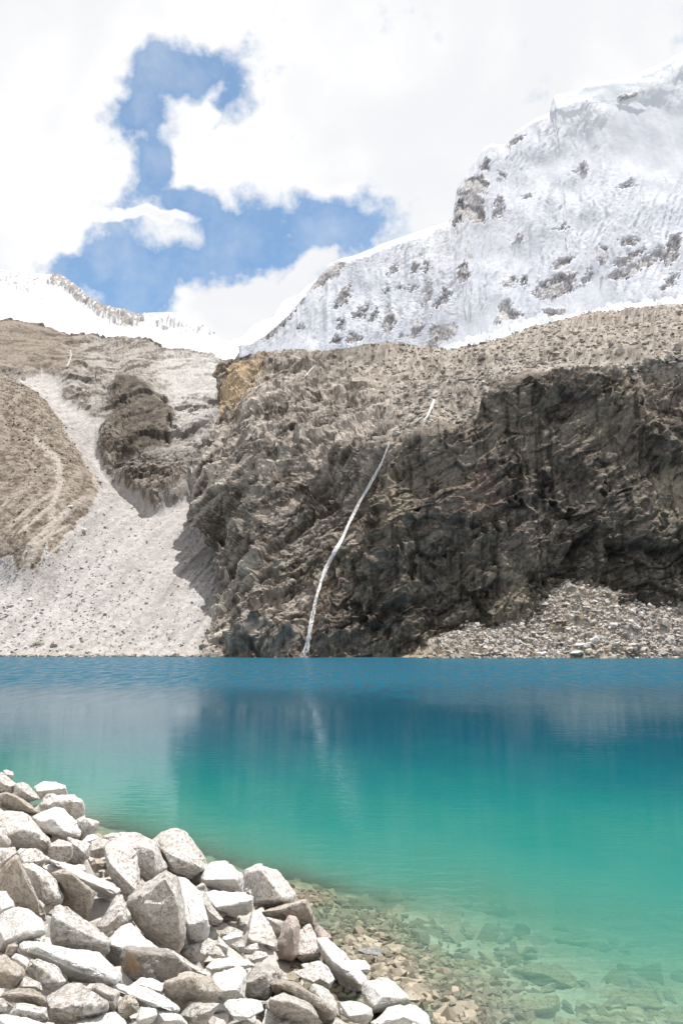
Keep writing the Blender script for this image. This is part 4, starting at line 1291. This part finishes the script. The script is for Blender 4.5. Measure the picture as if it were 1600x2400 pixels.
SUBM = [
    ('c8', 'l', 'blue grey flat stone in the gravel at the water edge', [(390, 440), (500, 410), (580, 405), (650, 480), (640, 522), (500, 512), (430, 475)], [(500, 480), (630, 490)]),
    ('c8', 't', 'tan flat stone awash right of the blue grey one', [(735, 540), (800, 500), (930, 540), (942, 592), (850, 582)], [(800, 560), (925, 570)]),
    ('c8', 't', 'little round orange tan stone under shallow water', [(830, 670), (870, 633), (932, 660), (920, 702), (850, 707)], [(870, 680)]),
    ('c8', 't', 'curved tan stone awash beyond the little round one', [(940, 560), (1080, 488), (1122, 540), (1060, 622), (960, 652)], [(1000, 610)]),
    ('c8', 's', 'narrow slanting submerged stone near the tan stones', [(1100, 580), (1180, 598), (1302, 680), (1290, 712), (1200, 695), (1120, 640)], [(1200, 670)]),
    ('c8', 's', 'oblong submerged stone right of the narrow slanting one', [(1310, 660), (1400, 638), (1552, 720), (1540, 762), (1400, 755)], [(1430, 730)]),
    ('c8', 's', 'small rounded submerged stone below the oblong one', [(1290, 770), (1350, 738), (1422, 760), (1420, 802), (1320, 812)], [(1360, 785)]),
    ('c8', 's', 'broad flat submerged slab near the lower end of the bank', [(940, 780), (1050, 758), (1200, 778), (1300, 860), (1412, 870), (1390, 912), (1250, 935), (1080, 885), (950, 845)], [(1080, 850), (1300, 900)]),
    ('c8', 't', 'tan flat stone awash in front of the broad submerged slab', [(880, 850), (980, 838), (1100, 870), (1178, 920), (1110, 985), (1000, 975), (900, 905)], [(980, 930), (1130, 940)]),
    ('c8', 't', 'large tan rock rising from the water at the bottom edge', [(1105, 1060), (1130, 980), (1200, 958), (1330, 988), (1492, 1080), (1545, 1160), (1500, 1260), (1100, 1260)], [(1180, 1050), (1440, 1150)]),
    ('c8', 'p', 'small pale stone between the lowest boulder and the tan rocks', [(888, 900), (960, 898), (1022, 950), (980, 978), (900, 955)], [(950, 945)]),
    ('c8', 't', 'low orange tan stone beside the white hollow boulder', [(495, 732), (560, 668), (720, 658), (742, 690), (600, 725)], [(590, 705)]),
    ('c8', 't', 'yellowish stone at the waterline above the low orange one', [(540, 640), (600, 578), (712, 630), (650, 665)], [(620, 640)]),
    ('c8', 's', 'dark upright submerged stone beyond the tan stones', [(1100, 470), (1180, 428), (1232, 480), (1222, 562), (1150, 575)], [(1170, 520)]),
    ('c8', 's', 'blocky greenish stone under water at the far end of the shallows', [(640, 80), (690, 38), (790, 68), (792, 182), (700, 202)], [(710, 130)]),
    ('c8', 's', 'small pale submerged stone left of the blocky greenish one', [(520, 200), (570, 158), (642, 170), (600, 212)], [(580, 190)]),
    ('c8', 's', 'flat submerged stone farther out from the tan stones', [(1280, 560), (1400, 538), (1568, 528), (1622, 600), (1500, 632), (1320, 612)], [(1430, 590)]),
    ('cu', 's', 'domed submerged boulder nearest the camera with dark right side', [(400, 590), (530, 538), (720, 498), (742, 560), (720, 642), (600, 702), (480, 675)], [(520, 610), (700, 590)]),
    ('cu', 's', 'broad submerged slab behind the domed boulder', [(430, 345), (530, 333), (720, 298), (880, 440), (892, 502), (760, 485), (620, 405)], [(640, 380), (840, 470)]),
    ('cu', 's', 'low submerged boulder toward the right edge', [(1050, 560), (1100, 498), (1250, 498), (1400, 548), (1462, 602), (1300, 652), (1120, 615)], [(1150, 570), (1380, 600)]),
    ('cu', 's', 'submerged rock at the bottom right corner', [(1280, 690), (1380, 618), (1500, 638), (1640, 650), (1640, 760), (1300, 760)], [(1400, 690), (1560, 700)]),
    ('cu', 's', 'slim submerged stone between the domed boulder and the slab', [(500, 540), (620, 468), (700, 428), (722, 490), (600, 532)], [(640, 500)]),
    ('cu', 's', 'small dark submerged stone at the bottom edge below the domed boulder', [(740, 690), (800, 672), (870, 690), (860, 725), (740, 725)], [(800, 700)]),
    ('cu', 's', 'small dark submerged stone at the bottom edge, middle of the clear water', [(985, 690), (1030, 663), (1072, 690), (1050, 730), (990, 730)], [(1030, 700)]),
    ('cu', 's', 'pale submerged stone left of the bottom right rock', [(1085, 705), (1180, 673), (1290, 680), (1270, 740), (1090, 740)], [(1180, 700)]),
    ('cu', 's', 'dark submerged boulder farther out in the green water', [(690, 140), (830, 108), (990, 150), (960, 225), (860, 205), (740, 180)], [(850, 170)]),
    ('cu', 's', 'dim submerged boulder farthest out toward the right edge', [(1060, 60), (1120, 18), (1240, 30), (1300, 70), (1200, 100), (1090, 95)], [(1170, 60)]),
    ('cu', 's', 'dim submerged boulder right of the dark one in green water', [(1180, 180), (1260, 155), (1380, 175), (1330, 215), (1220, 215)], [(1280, 190)]),
]


def build_submerged():
    for r in SUBM:
        B(r[0], r[1], r[2], r[3], r[4], .3, 0.0, True, 'stone', 'stones in the shallow water', .3)


build_submerged()

# ------------------------------------------------------------------ loose stones


def stone_proto(seed, flat=.7):
    r = random.Random(seed)
    bm = bmesh.new()
    vs = [bm.verts.new((r.gauss(0, 1), r.gauss(0, 1), r.gauss(0, 1))) for _ in range(14)]
    for v in vs:
        v.co.normalize()
        v.co.x *= r.uniform(.7, 1.1)
        v.co.z *= flat
    rr = bmesh.ops.convex_hull(bm, input=vs)
    bmesh.ops.triangulate(bm, faces=bm.faces)
    bmesh.ops.recalc_face_normals(bm, faces=bm.faces)
    V = np.array([v.co for v in bm.verts])
    bm.verts.index_update()
    T = np.array([[v.index for v in f.verts] for f in bm.faces])
    bm.free()
    return V, T


PROTO = [stone_proto(k, .55 + .1 * (k % 4)) for k in range(10)]


def stone_field(name, pos, size, mat, colfn, seed, label, cat='stones', group=None):
    rng = np.random.default_rng(seed)
    Vs, Ts, Cs = [], [], []
    base = 0
    for p, s in zip(pos, size):
        V, T = PROTO[rng.integers(len(PROTO))]
        a = rng.uniform(0, 6.28)
        b = rng.normal(0, .35)
        R = np.array([[math.cos(a), -math.sin(a), 0], [math.sin(a), math.cos(a), 0], [0, 0, 1]]) @ np.array([[1, 0, 0], [0, math.cos(b), -math.sin(b)], [0, math.sin(b), math.cos(b)]])
        Vs.append((V * s * rng.uniform(.7, 1.3, 3)) @ R.T + p)
        Ts.append(T + base)
        base += len(V)
        Cs.append(np.repeat([colfn(rng)], len(V), 0))
    o = mesh_np(name, np.concatenate(Vs), np.concatenate(Ts), mat, np.concatenate(Cs))
    tag(o, label, cat, group, 'stuff')
    return o


def grid_samples(D, n, seed, w):
    rng = np.random.default_rng(seed)
    W = (w / w.sum()).ravel()
    idx = rng.choice(W.size, n, p=W)
    return D['P'].reshape(-1, 3)[idx] + rng.normal(0, .25, (n, 3))


def build_fields():
    rng = np.random.default_rng(5)
    def palef(lo, hi, tint=(1, .94, .87)):
        return lambda r: np.array(tint) * r.uniform(lo, hi)
    # scree on the left: finer above, coarser at the shore
    free = (1 - LF['slab']) * (1 - LF['hill']) * sstep(LF['px'], -60, -20) * sstep(560 - LF['px'], 0, 30) * (LF['py'] < 1533)
    p = grid_samples(LF, 3000, 6, free * (.25 + sstep(LF['py'], 1150, 1530) + .8 * sstep(330 - LF['px'], 0, 120) * sstep(LF['py'], 1150, 1300)))
    stone_field('scree_stones', p, rng.gamma(1.6, .12, len(p)) + .10, M_STONE, palef(.30, .46, (1, .96, .92)), 7, 'loose pale stones strewn over the scree slope on the left')
    p = grid_samples(LF, 3400, 8, LF['hill'] * sstep(LF['px'], -60, -20) * (.3 + sstep(1200 - LF['py'], 0, 150)))
    stone_field('hill_stones', p, rng.gamma(1.6, .11, len(p)) + .08, M_STONE, palef(.14, .42, (1, .89, .77)), 9, 'loose stones on the brown moraine hill')
    p = grid_samples(CL, 6500, 10, np.clip(CL['top'], 0, 1) ** 2 * (CL['px'] < 1640) * (CL['py'] < 1060))
    stone_field('moraine_stones', p, rng.gamma(1.8, .22, len(p)) + .16, M_STONE, palef(.17, .46, (1, .92, .83)), 11, 'loose rubble lying on the slope above the cliff')
    p = grid_samples(FN, 6000, 12, (FN['px'] > 990) * (FN['px'] < 1640) * (FN['py'] < 1540) * sstep(FN['px'], 990, 1200) * np.where(np.arange(FN['px'].shape[1])[None, :] < 130, 1, 0))
    stone_field('fan_stones', p, rng.gamma(2.0, .16, len(p)) + .12, M_STONE, palef(.24, .54, (1, .93, .86)), 13, 'loose rubble on the fan below the cliff on the right')
    # darker stones along the far waterline
    xs = np.r_[rng.uniform(-20, 470, 420), rng.uniform(985, 1610, 520)]
    pos = np.array([plane_hit(x, 1538.5 + (3.5 if x > 900 else 0)) for x in xs])
    pos = pos + np.stack([pos[:, 0] * 0, rng.normal(0, 1.2, len(xs)) - 1.0, rng.uniform(-.2, .25, len(xs))], -1)
    stone_field('waterline_stones', pos, rng.gamma(1.6, .22, len(xs)) + .15, M_STONE, palef(.16, .45, (1, .88, .74)), 17, 'stones lying along the far waterline')
    # gravel of the near shore, above and under the water
    n = 5500
    px = rng.uniform(640, 1250, n)
    py = rng.uniform(2080, 2420, n)
    pos, sz = [], []
    for a, b in zip(px, py):
        q = plane_hit(a, b)
        pos.append(q)
    pos = np.array(pos)
    z = ground_z(pos[:, 0], pos[:, 1])
    k = (z > -.5) & (z < .12)
    pos, z = pos[k], z[k]
    pos[:, 2] = z
    keep = rng.random(len(z)) < np.exp(-(z / .22) ** 2)
    pos = pos[keep]
    sz = rng.gamma(2.0, .022, len(pos)) + .02
    m = mat_vcol('wet_gravel', 12, .25, .5, 20, .02)
    stone_field('shore_gravel', pos, sz, m, lambda r: np.array((1, .89, .70)) * r.uniform(.12, .36), 14, 'tan gravel along the near water edge, partly under water')
    # stones on the lake bed
    n = 2600
    px, py = rng.uniform(560, 1640, n), rng.uniform(1960, 2420, n)
    pos = np.array([plane_hit(a, b) for a, b in zip(px, py)])
    z = ground_z(pos[:, 0], pos[:, 1])
    clus = fbm(pos * np.array([.45, .45, 0]) + 3.3, 3, .5, 640)
    k = (z < -.05) & (z > -2.2) & (rng.random(n) < np.clip(.10 + clus * 1.2, .01, 1))
    pos[:, 2] = z
    pos = pos[k]
    hs = rng.gamma(1.8, .10, len(pos)) + .05
    pos[:, 2] = np.minimum(pos[:, 2], -.05 - hs * 1.3)
    stone_field('lake_bed_stones', pos, hs, m, lambda r: np.array((1, .90, .66)) * r.uniform(.16, .50), 16, 'scattered stones on the lake bed seen through clear water')
    # small rubble between the boulders of the bank
    pos, sz = [], []
    while len(pos) < 2400:
        a, b = rng.uniform(-60, 1050), rng.uniform(1800, 2440)
        Y = bank_Y(a, b) + rng.uniform(.1, .5)
        q = atv(a, b, Y)
        g = float(ground_z(q[0], q[1]))
        if g < .22 or q[2] > 3.2 or b < 1838 + a * .1:
            continue
        pos.append((q[0], q[1], g + rng.uniform(-.03, .10)))
        sz.append(rng.gamma(2.2, .04) + .03)
    stone_field('bank_rubble', pos, sz, m2 := mat_vcol('pale_rubble', 9, .25, .5, 14, .03), lambda r: np.array((1, .94, .87)) * r.uniform(.34, .58), 15, 'small pale rubble between the boulders of the near bank')


build_fields()


def world_tris(o):
    me = o.data
    V = np.empty(len(me.vertices) * 3, np.float32)
    me.vertices.foreach_get('co', V)
    V = V.reshape(-1, 3) + np.array(o.location)
    me.calc_loop_triangles()
    T = np.empty(len(me.loop_triangles) * 3, np.int32)
    me.loop_triangles.foreach_get('vertices', T)
    return V, T.reshape(-1, 3)


def build_gap_stones():
    """middle sized stones that fill the gaps of the bank; the ones nothing is seen of are dropped"""
    rng = random.Random(77)
    big = [o for o in COL.objects if o.get('group') == GB]
    new = []
    k = 0
    while k < 150:
        a, b = rng.uniform(-30, 1010), rng.uniform(1830, 2420)
        Y = bank_Y(a, b) + rng.uniform(.2, .5)
        q = atv(a, b, Y)
        g = float(ground_z(q[0], q[1]))
        k += 1
        if g < .12 or q[2] > 3.0 or b < 1838 + a * .1:
            continue
        s = rng.uniform(.11, .25)
        pts = [np.array((rng.gauss(0, 1), rng.gauss(0, 1), rng.gauss(0, .75))) for _ in range(12)]
        pts = [p / np.linalg.norm(p) * s * np.array((1.15, .9, .8)) + np.array((q[0], q[1], g + .20)) for p in pts]
        c = rng.choice('pwg')
        o = hull_rock('stone', pts, MATS[c], s * .22, 500 + k, .04, .06)
        new.append((o, c))
    Vs, Ts, own, base = [], [], [], 0
    for i, o in enumerate(big + [n[0] for n in new]):
        V, T = world_tris(o)
        Vs.append(V)
        Ts.append(T + base)
        own += [i] * len(T)
        base += len(V)
    bvh = BVHTree.FromPolygons(np.concatenate(Vs).tolist(), np.concatenate(Ts).tolist())
    cen = []
    for o in big:
        V, T = world_tris(o)
        x, y = world_to_px(V)
        cen.append(((x.min() + x.max()) / 2, (y.min() + y.max()) / 2))
    stop = {'with', 'a', 'the', 'of', 'at', 'in', 'and', 'its', 'on', 'by', 'under', 'above', 'below', 'beside', 'behind', 'to', 'from', 'left', 'right', 'over', 'between', 'across', 'out'}
    taken = {}
    for i, (o, c) in enumerate(new):
        V, T = world_tris(o)
        seen = 0
        idx = np.random.default_rng(i).choice(len(V), min(60, len(V)), replace=False)
        for v in V[idx]:
            h = bvh.ray_cast(Vector(CP), Vector(v - CP).normalized())
            if h[0] is not None and own[h[2]] == len(big) + i:
                seen += 1
        x, y = world_to_px(V)
        inside = (x.min() > -20) and (y.min() < 2395)
        if seen < 6 or not inside:
            bpy.data.objects.remove(o)
            continue
        cx, cy = x.mean(), y.mean()
        j = min(range(len(big)), key=lambda q: math.hypot(cen[q][0] - cx, cen[q][1] - cy))
        w = big[j]['label'].replace(',', '').split()
        w = w[:10]
        while w[-1] in stop:
            w.pop()
        dx, dy = cx - cen[j][0], cy - cen[j][1]
        side = ('right of' if dx > 0 else 'left of') if abs(dx) > abs(dy) else ('below' if dy > 0 else 'above')
        colr = dict(p='pale', w='white', g='grey')[c]
        taken.setdefault('small %s stone %s the %s' % (colr, side, ' '.join(w)), []).append((cy, o))
    for lab, lst in taken.items():
        lst.sort(key=lambda q: q[0])
        for q, (cy, o) in enumerate(lst):
            pre = '' if len(lst) == 1 else ('upper ' if q == 0 else 'lower ' if q == len(lst) - 1 else 'middle ')
            tag(o, ' '.join((pre + lab).split()[:16]), 'stone', 'gap filling stones of the near bank')


build_gap_stones()

# ------------------------------------------------------------------ boulders on the far shore
FARB = [  # px, py, w, h, colour, label
    (1390, 1497, 26, 26, 'w', 'brightest block on the far rubble fan, near its middle'),
    (1362, 1509, 26, 12, 'w', 'flat white block touching the brightest one on the far fan'),
    (1268, 1532, 30, 15, 'p', 'pale boulder at the far waterline, left of a row of three'),
    (1302, 1530, 22, 15, 'p', 'pale boulder at the far waterline, middle of a row of three'),
    (1349, 1528, 34, 17, 'g', 'grey brown boulder at the far waterline, right of a row of three'),
    (1378, 1525, 20, 14, 'b', 'small brown boulder just below the brightest far block'),
    (1256, 1505, 19, 17, 'g', 'grey block on the far fan left of the brightest one'),
    (1165, 1503, 13, 10, 'w', 'small white stone at the left part of the far fan'),
    (1437, 1463, 19, 14, 'w', 'white boulder high on the far fan below two others'),
    (1483, 1434, 17, 14, 'w', 'left one of two white boulders high on the far fan'),
    (1500, 1436, 13, 11, 'w', 'right one of two white boulders high on the far fan'),
    (1482, 1455, 17, 13, 'g', 'grey boulder under the two white ones on the far fan'),
    (1491, 1468, 21, 14, 'p', 'mottled boulder lowest of the cluster on the far fan'),
    (1420, 1440, 15, 10, 'p', 'small boulder left of the cluster high on the far fan'),
    (1572, 1494, 22, 15, 'g', 'grey boulder on the far fan at the right edge'),
    (1220, 1503, 13, 10, 'g', 'small grey stone left of the grey block on the far fan'),
    (1166, 1476, 9, 6, 'w', 'tiny white stone in the shadow edge of the far fan'),
    (1474, 1518, 21, 7, 'b', 'low flat brown stone near the far waterline at right'),
    (195, 1242, 18, 14, 'g', 'round boulder at the lower edge of the brown hill'),
    (166, 1186, 14, 9, 'p', 'small pale boulder on the brown hill'),
    (71, 1404, 16, 8, 'w', 'flat pale boulder on the scree at lower left'),
    (195, 1500, 13, 10, 'b', 'small dark boulder on the scree just above the left shore'),
    (35, 1490, 11, 8, 'b', 'small dark boulder near the left edge above the shore'),
]


def far_stones():
    for i, (px, py, w, h, c, label) in enumerate(FARB):
        D = LF if px < 600 else FN
        d = ray(px, py + h * .35)
        hit = D['bvh'].ray_cast(Vector(CP), Vector(d).normalized())
        if hit[0] is None:
            continue
        Y = hit[0].y
        s = w * Y / F / 2
        hh = h * Y / F / 2
        r = random.Random(900 + i)
        ctr = np.array(hit[0]) + np.array((0, 0, hh * .5))
        pts = []
        for _ in range(13):
            v = np.array((r.gauss(0, 1), r.gauss(0, 1), r.gauss(0, 1)))
            v /= np.linalg.norm(v)
            pts.append(ctr + v * np.array((s * 1.1, s * .9, hh * 1.1)))
        o = hull_rock('boulder', pts, MATS[c], s * .4, 700 + i, .05, .05)
        tag(o, label, 'boulder', 'boulders of the far shore')
    # dark rock spike on the skyline of the slabs
    hit = LF['bvh'].ray_cast(Vector(CP), Vector(ray(296, 826)).normalized())
    Y = hit[0].y if hit[0] else 505
    pts = [atv(x, y, Y + dy) for x, y, dy in [(289, 828, -1), (302, 828, -1), (293, 806, 0), (297, 805, 0), (301, 820, 1), (290, 822, 2), (303, 828, 3), (288, 830, 3), (299, 812, 2)]]
    o = hull_rock('rock_pinnacle', pts, G_BROWN, .8, 790, .06, .04)
    tag(o, 'small dark rock pinnacle on the skyline before the snow', 'rock')


far_stones()

# ------------------------------------------------------------------ falling water


def mat_fall():
    m = bpy.data.materials.new('falling_water')
    m.use_nodes = True
    m.node_tree.nodes.clear()
    t = NT(m.node_tree)
    oc = t.node('ShaderNodeTexCoord').outputs['Object']
    al = t.node('ShaderNodeAttribute', attribute_name='veil').outputs['Fac']
    n = t.noise(t.vmath('MULTIPLY', oc, (2.4, 2.4, .35)), 1.0, 5, .65)
    a = t.mapr(t.math('ADD', t.math('MULTIPLY', t.math('SUBTRACT', n, .5), 2.4), al), .15, .85, 0, 1)
    p = t.node('ShaderNodeBsdfPrincipled')
    p.inputs['Base Color'].default_value = (.92, .925, .93, 1)
    p.inputs['Roughness'].default_value = .6
    tl = t.node('ShaderNodeBsdfTranslucent')
    tl.inputs[0].default_value = (.92, .925, .93, 1)
    mx = t.node('ShaderNodeMixShader')
    mx.inputs[0].default_value = .4
    t.l.new(p.outputs[0], mx.inputs[1])
    t.l.new(tl.outputs[0], mx.inputs[2])
    tr = t.node('ShaderNodeBsdfTransparent')
    m2 = t.node('ShaderNodeMixShader')
    t.put(m2.inputs[0], a)
    t.l.new(tr.outputs[0], m2.inputs[1])
    t.l.new(mx.outputs[0], m2.inputs[2])
    o = t.node('ShaderNodeOutputMaterial')
    t.l.new(m2.outputs[0], o.inputs[0])
    return m


M_FALL = mat_fall()


def waterfall(name, label, path, bvh, off=.9, smoothn=5, strands=5):
    """path of (px, py, half width px, veil): thin strands of water hanging before the rock, loosening downwards"""
    A = np.array(path, float)
    s = np.r_[0, np.cumsum(np.hypot(np.diff(A[:, 0]), np.diff(A[:, 1])))]
    n = max(10, int(s[-1] / 3))
    g = np.linspace(0, s[-1], n)
    X, Yp, W, Al = (np.interp(g, s, A[:, k]) for k in range(4))
    rng = np.random.default_rng(3)
    ys = []
    for x, y in zip(X, Yp):
        best = 1e9
        for dx in (-5, 0, 5):
            h = bvh.ray_cast(Vector(CP), Vector(ray(x + dx, y)).normalized())
            if h[0] is not None:
                best = min(best, h[0].y)
        ys.append(best)
    ys = np.array(ys)
    ys = np.where(ys > 1e8, np.nanmedian(ys[ys < 1e8]) if (ys < 1e8).any() else 250, ys)
    k = smoothn
    P = np.pad(ys, k, mode='edge')
    ys = np.min([P[i:i + n] for i in range(2 * k + 1)], 0) - off
    P = np.pad(ys, k, mode='edge')
    ys = np.mean([P[i:i + n] for i in range(2 * k + 1)], 0)
    m = 5
    V, Q, AL = [], [], []
    for st in range(strands):
        c = (st - (strands - 1) / 2) / max(1, (strands - 1) / 2) * .55 if strands > 1 else 0
        wob = np.convolve(rng.normal(0, 1.0, n + 14), np.ones(15) / 15, 'valid') * 2.2
        wv = np.convolve(rng.uniform(.2, 1.0, n + 8), np.ones(9) / 9, 'valid')
        av = np.convolve(rng.uniform(-.3, .35, n + 6), np.ones(7) / 7, 'valid')
        base = len(V)
        for i in range(n):
            for j in range(m):
                u = j / (m - 1) * 2 - 1
                hw = W[i] * .55 * wv[i] * (1 if st else 1.5)
                V.append(atv(X[i] + c * W[i] + wob[i] * W[i] * .35 + u * hw, Yp[i], ys[i] - st * .06 + u * u * .25))
                AL.append((Al[i] + av[i]) * (1 - .8 * abs(u) ** 2))
        Q.append(quads(n, m) + base)
    o = mesh_np(name, np.array(V), np.concatenate(Q), M_FALL, None, True, {'veil': np.array(AL)})
    tag(o, label, 'waterfall', 'streams falling to the lake')
    return o


waterfall('waterfall', 'long thin white waterfall slanting down the dark cliff into the lake',
          [(912, 1040, 2, .75), (897, 1078, 3.2, .9), (880, 1112, 4.5, .95), (864, 1142, 5, .95), (846, 1172, 4, .85), (830, 1203, 4, .85), (815, 1232, 4.5, .85), (801, 1266, 5, .85), (781, 1298, 6.5, .9),
           (765, 1327, 5.5, .85), (752, 1362, 4.5, .75), (742, 1397, 4.5, .62), (735, 1432, 5, .52), (728, 1470, 6.5, .45), (722, 1502, 10, .38), (713, 1542, 17, .34)], CL['bvh'])
waterfall('waterfall', 'short bright cascade on the rubble slope above the long waterfall', [(994, 929, 1.5, .4), (1017, 936, 3, .7), (1010, 955, 3.6, .85), (1001, 977, 4.5, .7), (985, 990, 4, .35)], CL['bvh'])
waterfall('waterfall', 'small white trickle near the top of the cliff left of the summit', [(739, 855, 2.2, .5), (728, 866, 2.6, .6), (718, 878, 2.6, .55), (711, 886, 2.2, .4)], CL['bvh'], .5, 3, 3)
waterfall('waterfall', 'thin meltwater trickle down the brown slabs at upper left', [(166, 820, 1.8, .45), (167, 834, 2.2, .5), (163, 846, 2.4, .5), (158, 860, 4.5, .55)], LF['bvh'], .5, 3, 3)

# ------------------------------------------------------------------ a few hardy shrubs


def shrub(label, px, py, w, h, colr, D, seed):
    hit = D['bvh'].ray_cast(Vector(CP), Vector(ray(px, py + h * .4)).normalized())
    if hit[0] is None:
        return
    c = np.array(hit[0])
    sx, sz = w * c[1] / F / 2, h * c[1] / F
    rng = np.random.default_rng(seed)
    V, T = [], []
    for i in range(420):
        th = rng.uniform(0, 6.28)
        r = math.sqrt(rng.random())
        p = c + np.array((math.cos(th) * r * sx, math.sin(th) * r * sx * .7, abs(rng.normal(0, .45)) * sz * (1.1 - r * .7)))
        a = rng.normal(0, 1, 3)
        a /= np.linalg.norm(a)
        b = np.cross(a, rng.normal(0, 1, 3))
        b /= np.linalg.norm(b)
        s = .16
        k = len(V)
        V += [p - a * s, p + b * s * .5, p + a * s, p - b * s * .5]
        T.append((k, k + 1, k + 2, k + 3))
    col = np.repeat(np.array(colr)[None] * rng.uniform(.6, 1.3, (420, 1)), 4, 0)
    root = bpy.data.objects.new('shrub', None)
    COL.objects.link(root)
    root.location = c
    tag(root, label, 'shrub', 'shrubs on the far shore')
    o = mesh_np('foliage', np.array(V) - c, np.array(T), mat_vcol('shrub_leaves', 2, .2, 0, 1, .1), col)
    o.parent = root
    V, T = [], []
    for i in range(6):
        e = np.array((rng.normal(0, sx * .3), rng.normal(0, sx * .3), sz * .7))
        k = len(V)
        V += [(-.06, 0, -.2), (.06, 0, -.2), (0, .08, -.2), tuple(e)]
        T += [(k, k + 1, k + 3), (k + 1, k + 2, k + 3), (k + 2, k, k + 3)]
    o = mesh_np('stem', np.array(V, float), np.array(T), mat_vcol('shrub_wood', 2, .2, 0, 1, .1), np.ones((len(V), 3)) * np.array((.14, .10, .07)))
    o.parent = root


shrub('olive green shrub on the pale scree near the left shore', 90, 1508, 34, 11, (.16, .15, .055), LF, 1)
shrub('small yellow brown shrub at the foot of the rubble fan', 1319, 1462, 11, 16, (.24, .16, .05), FN, 2)
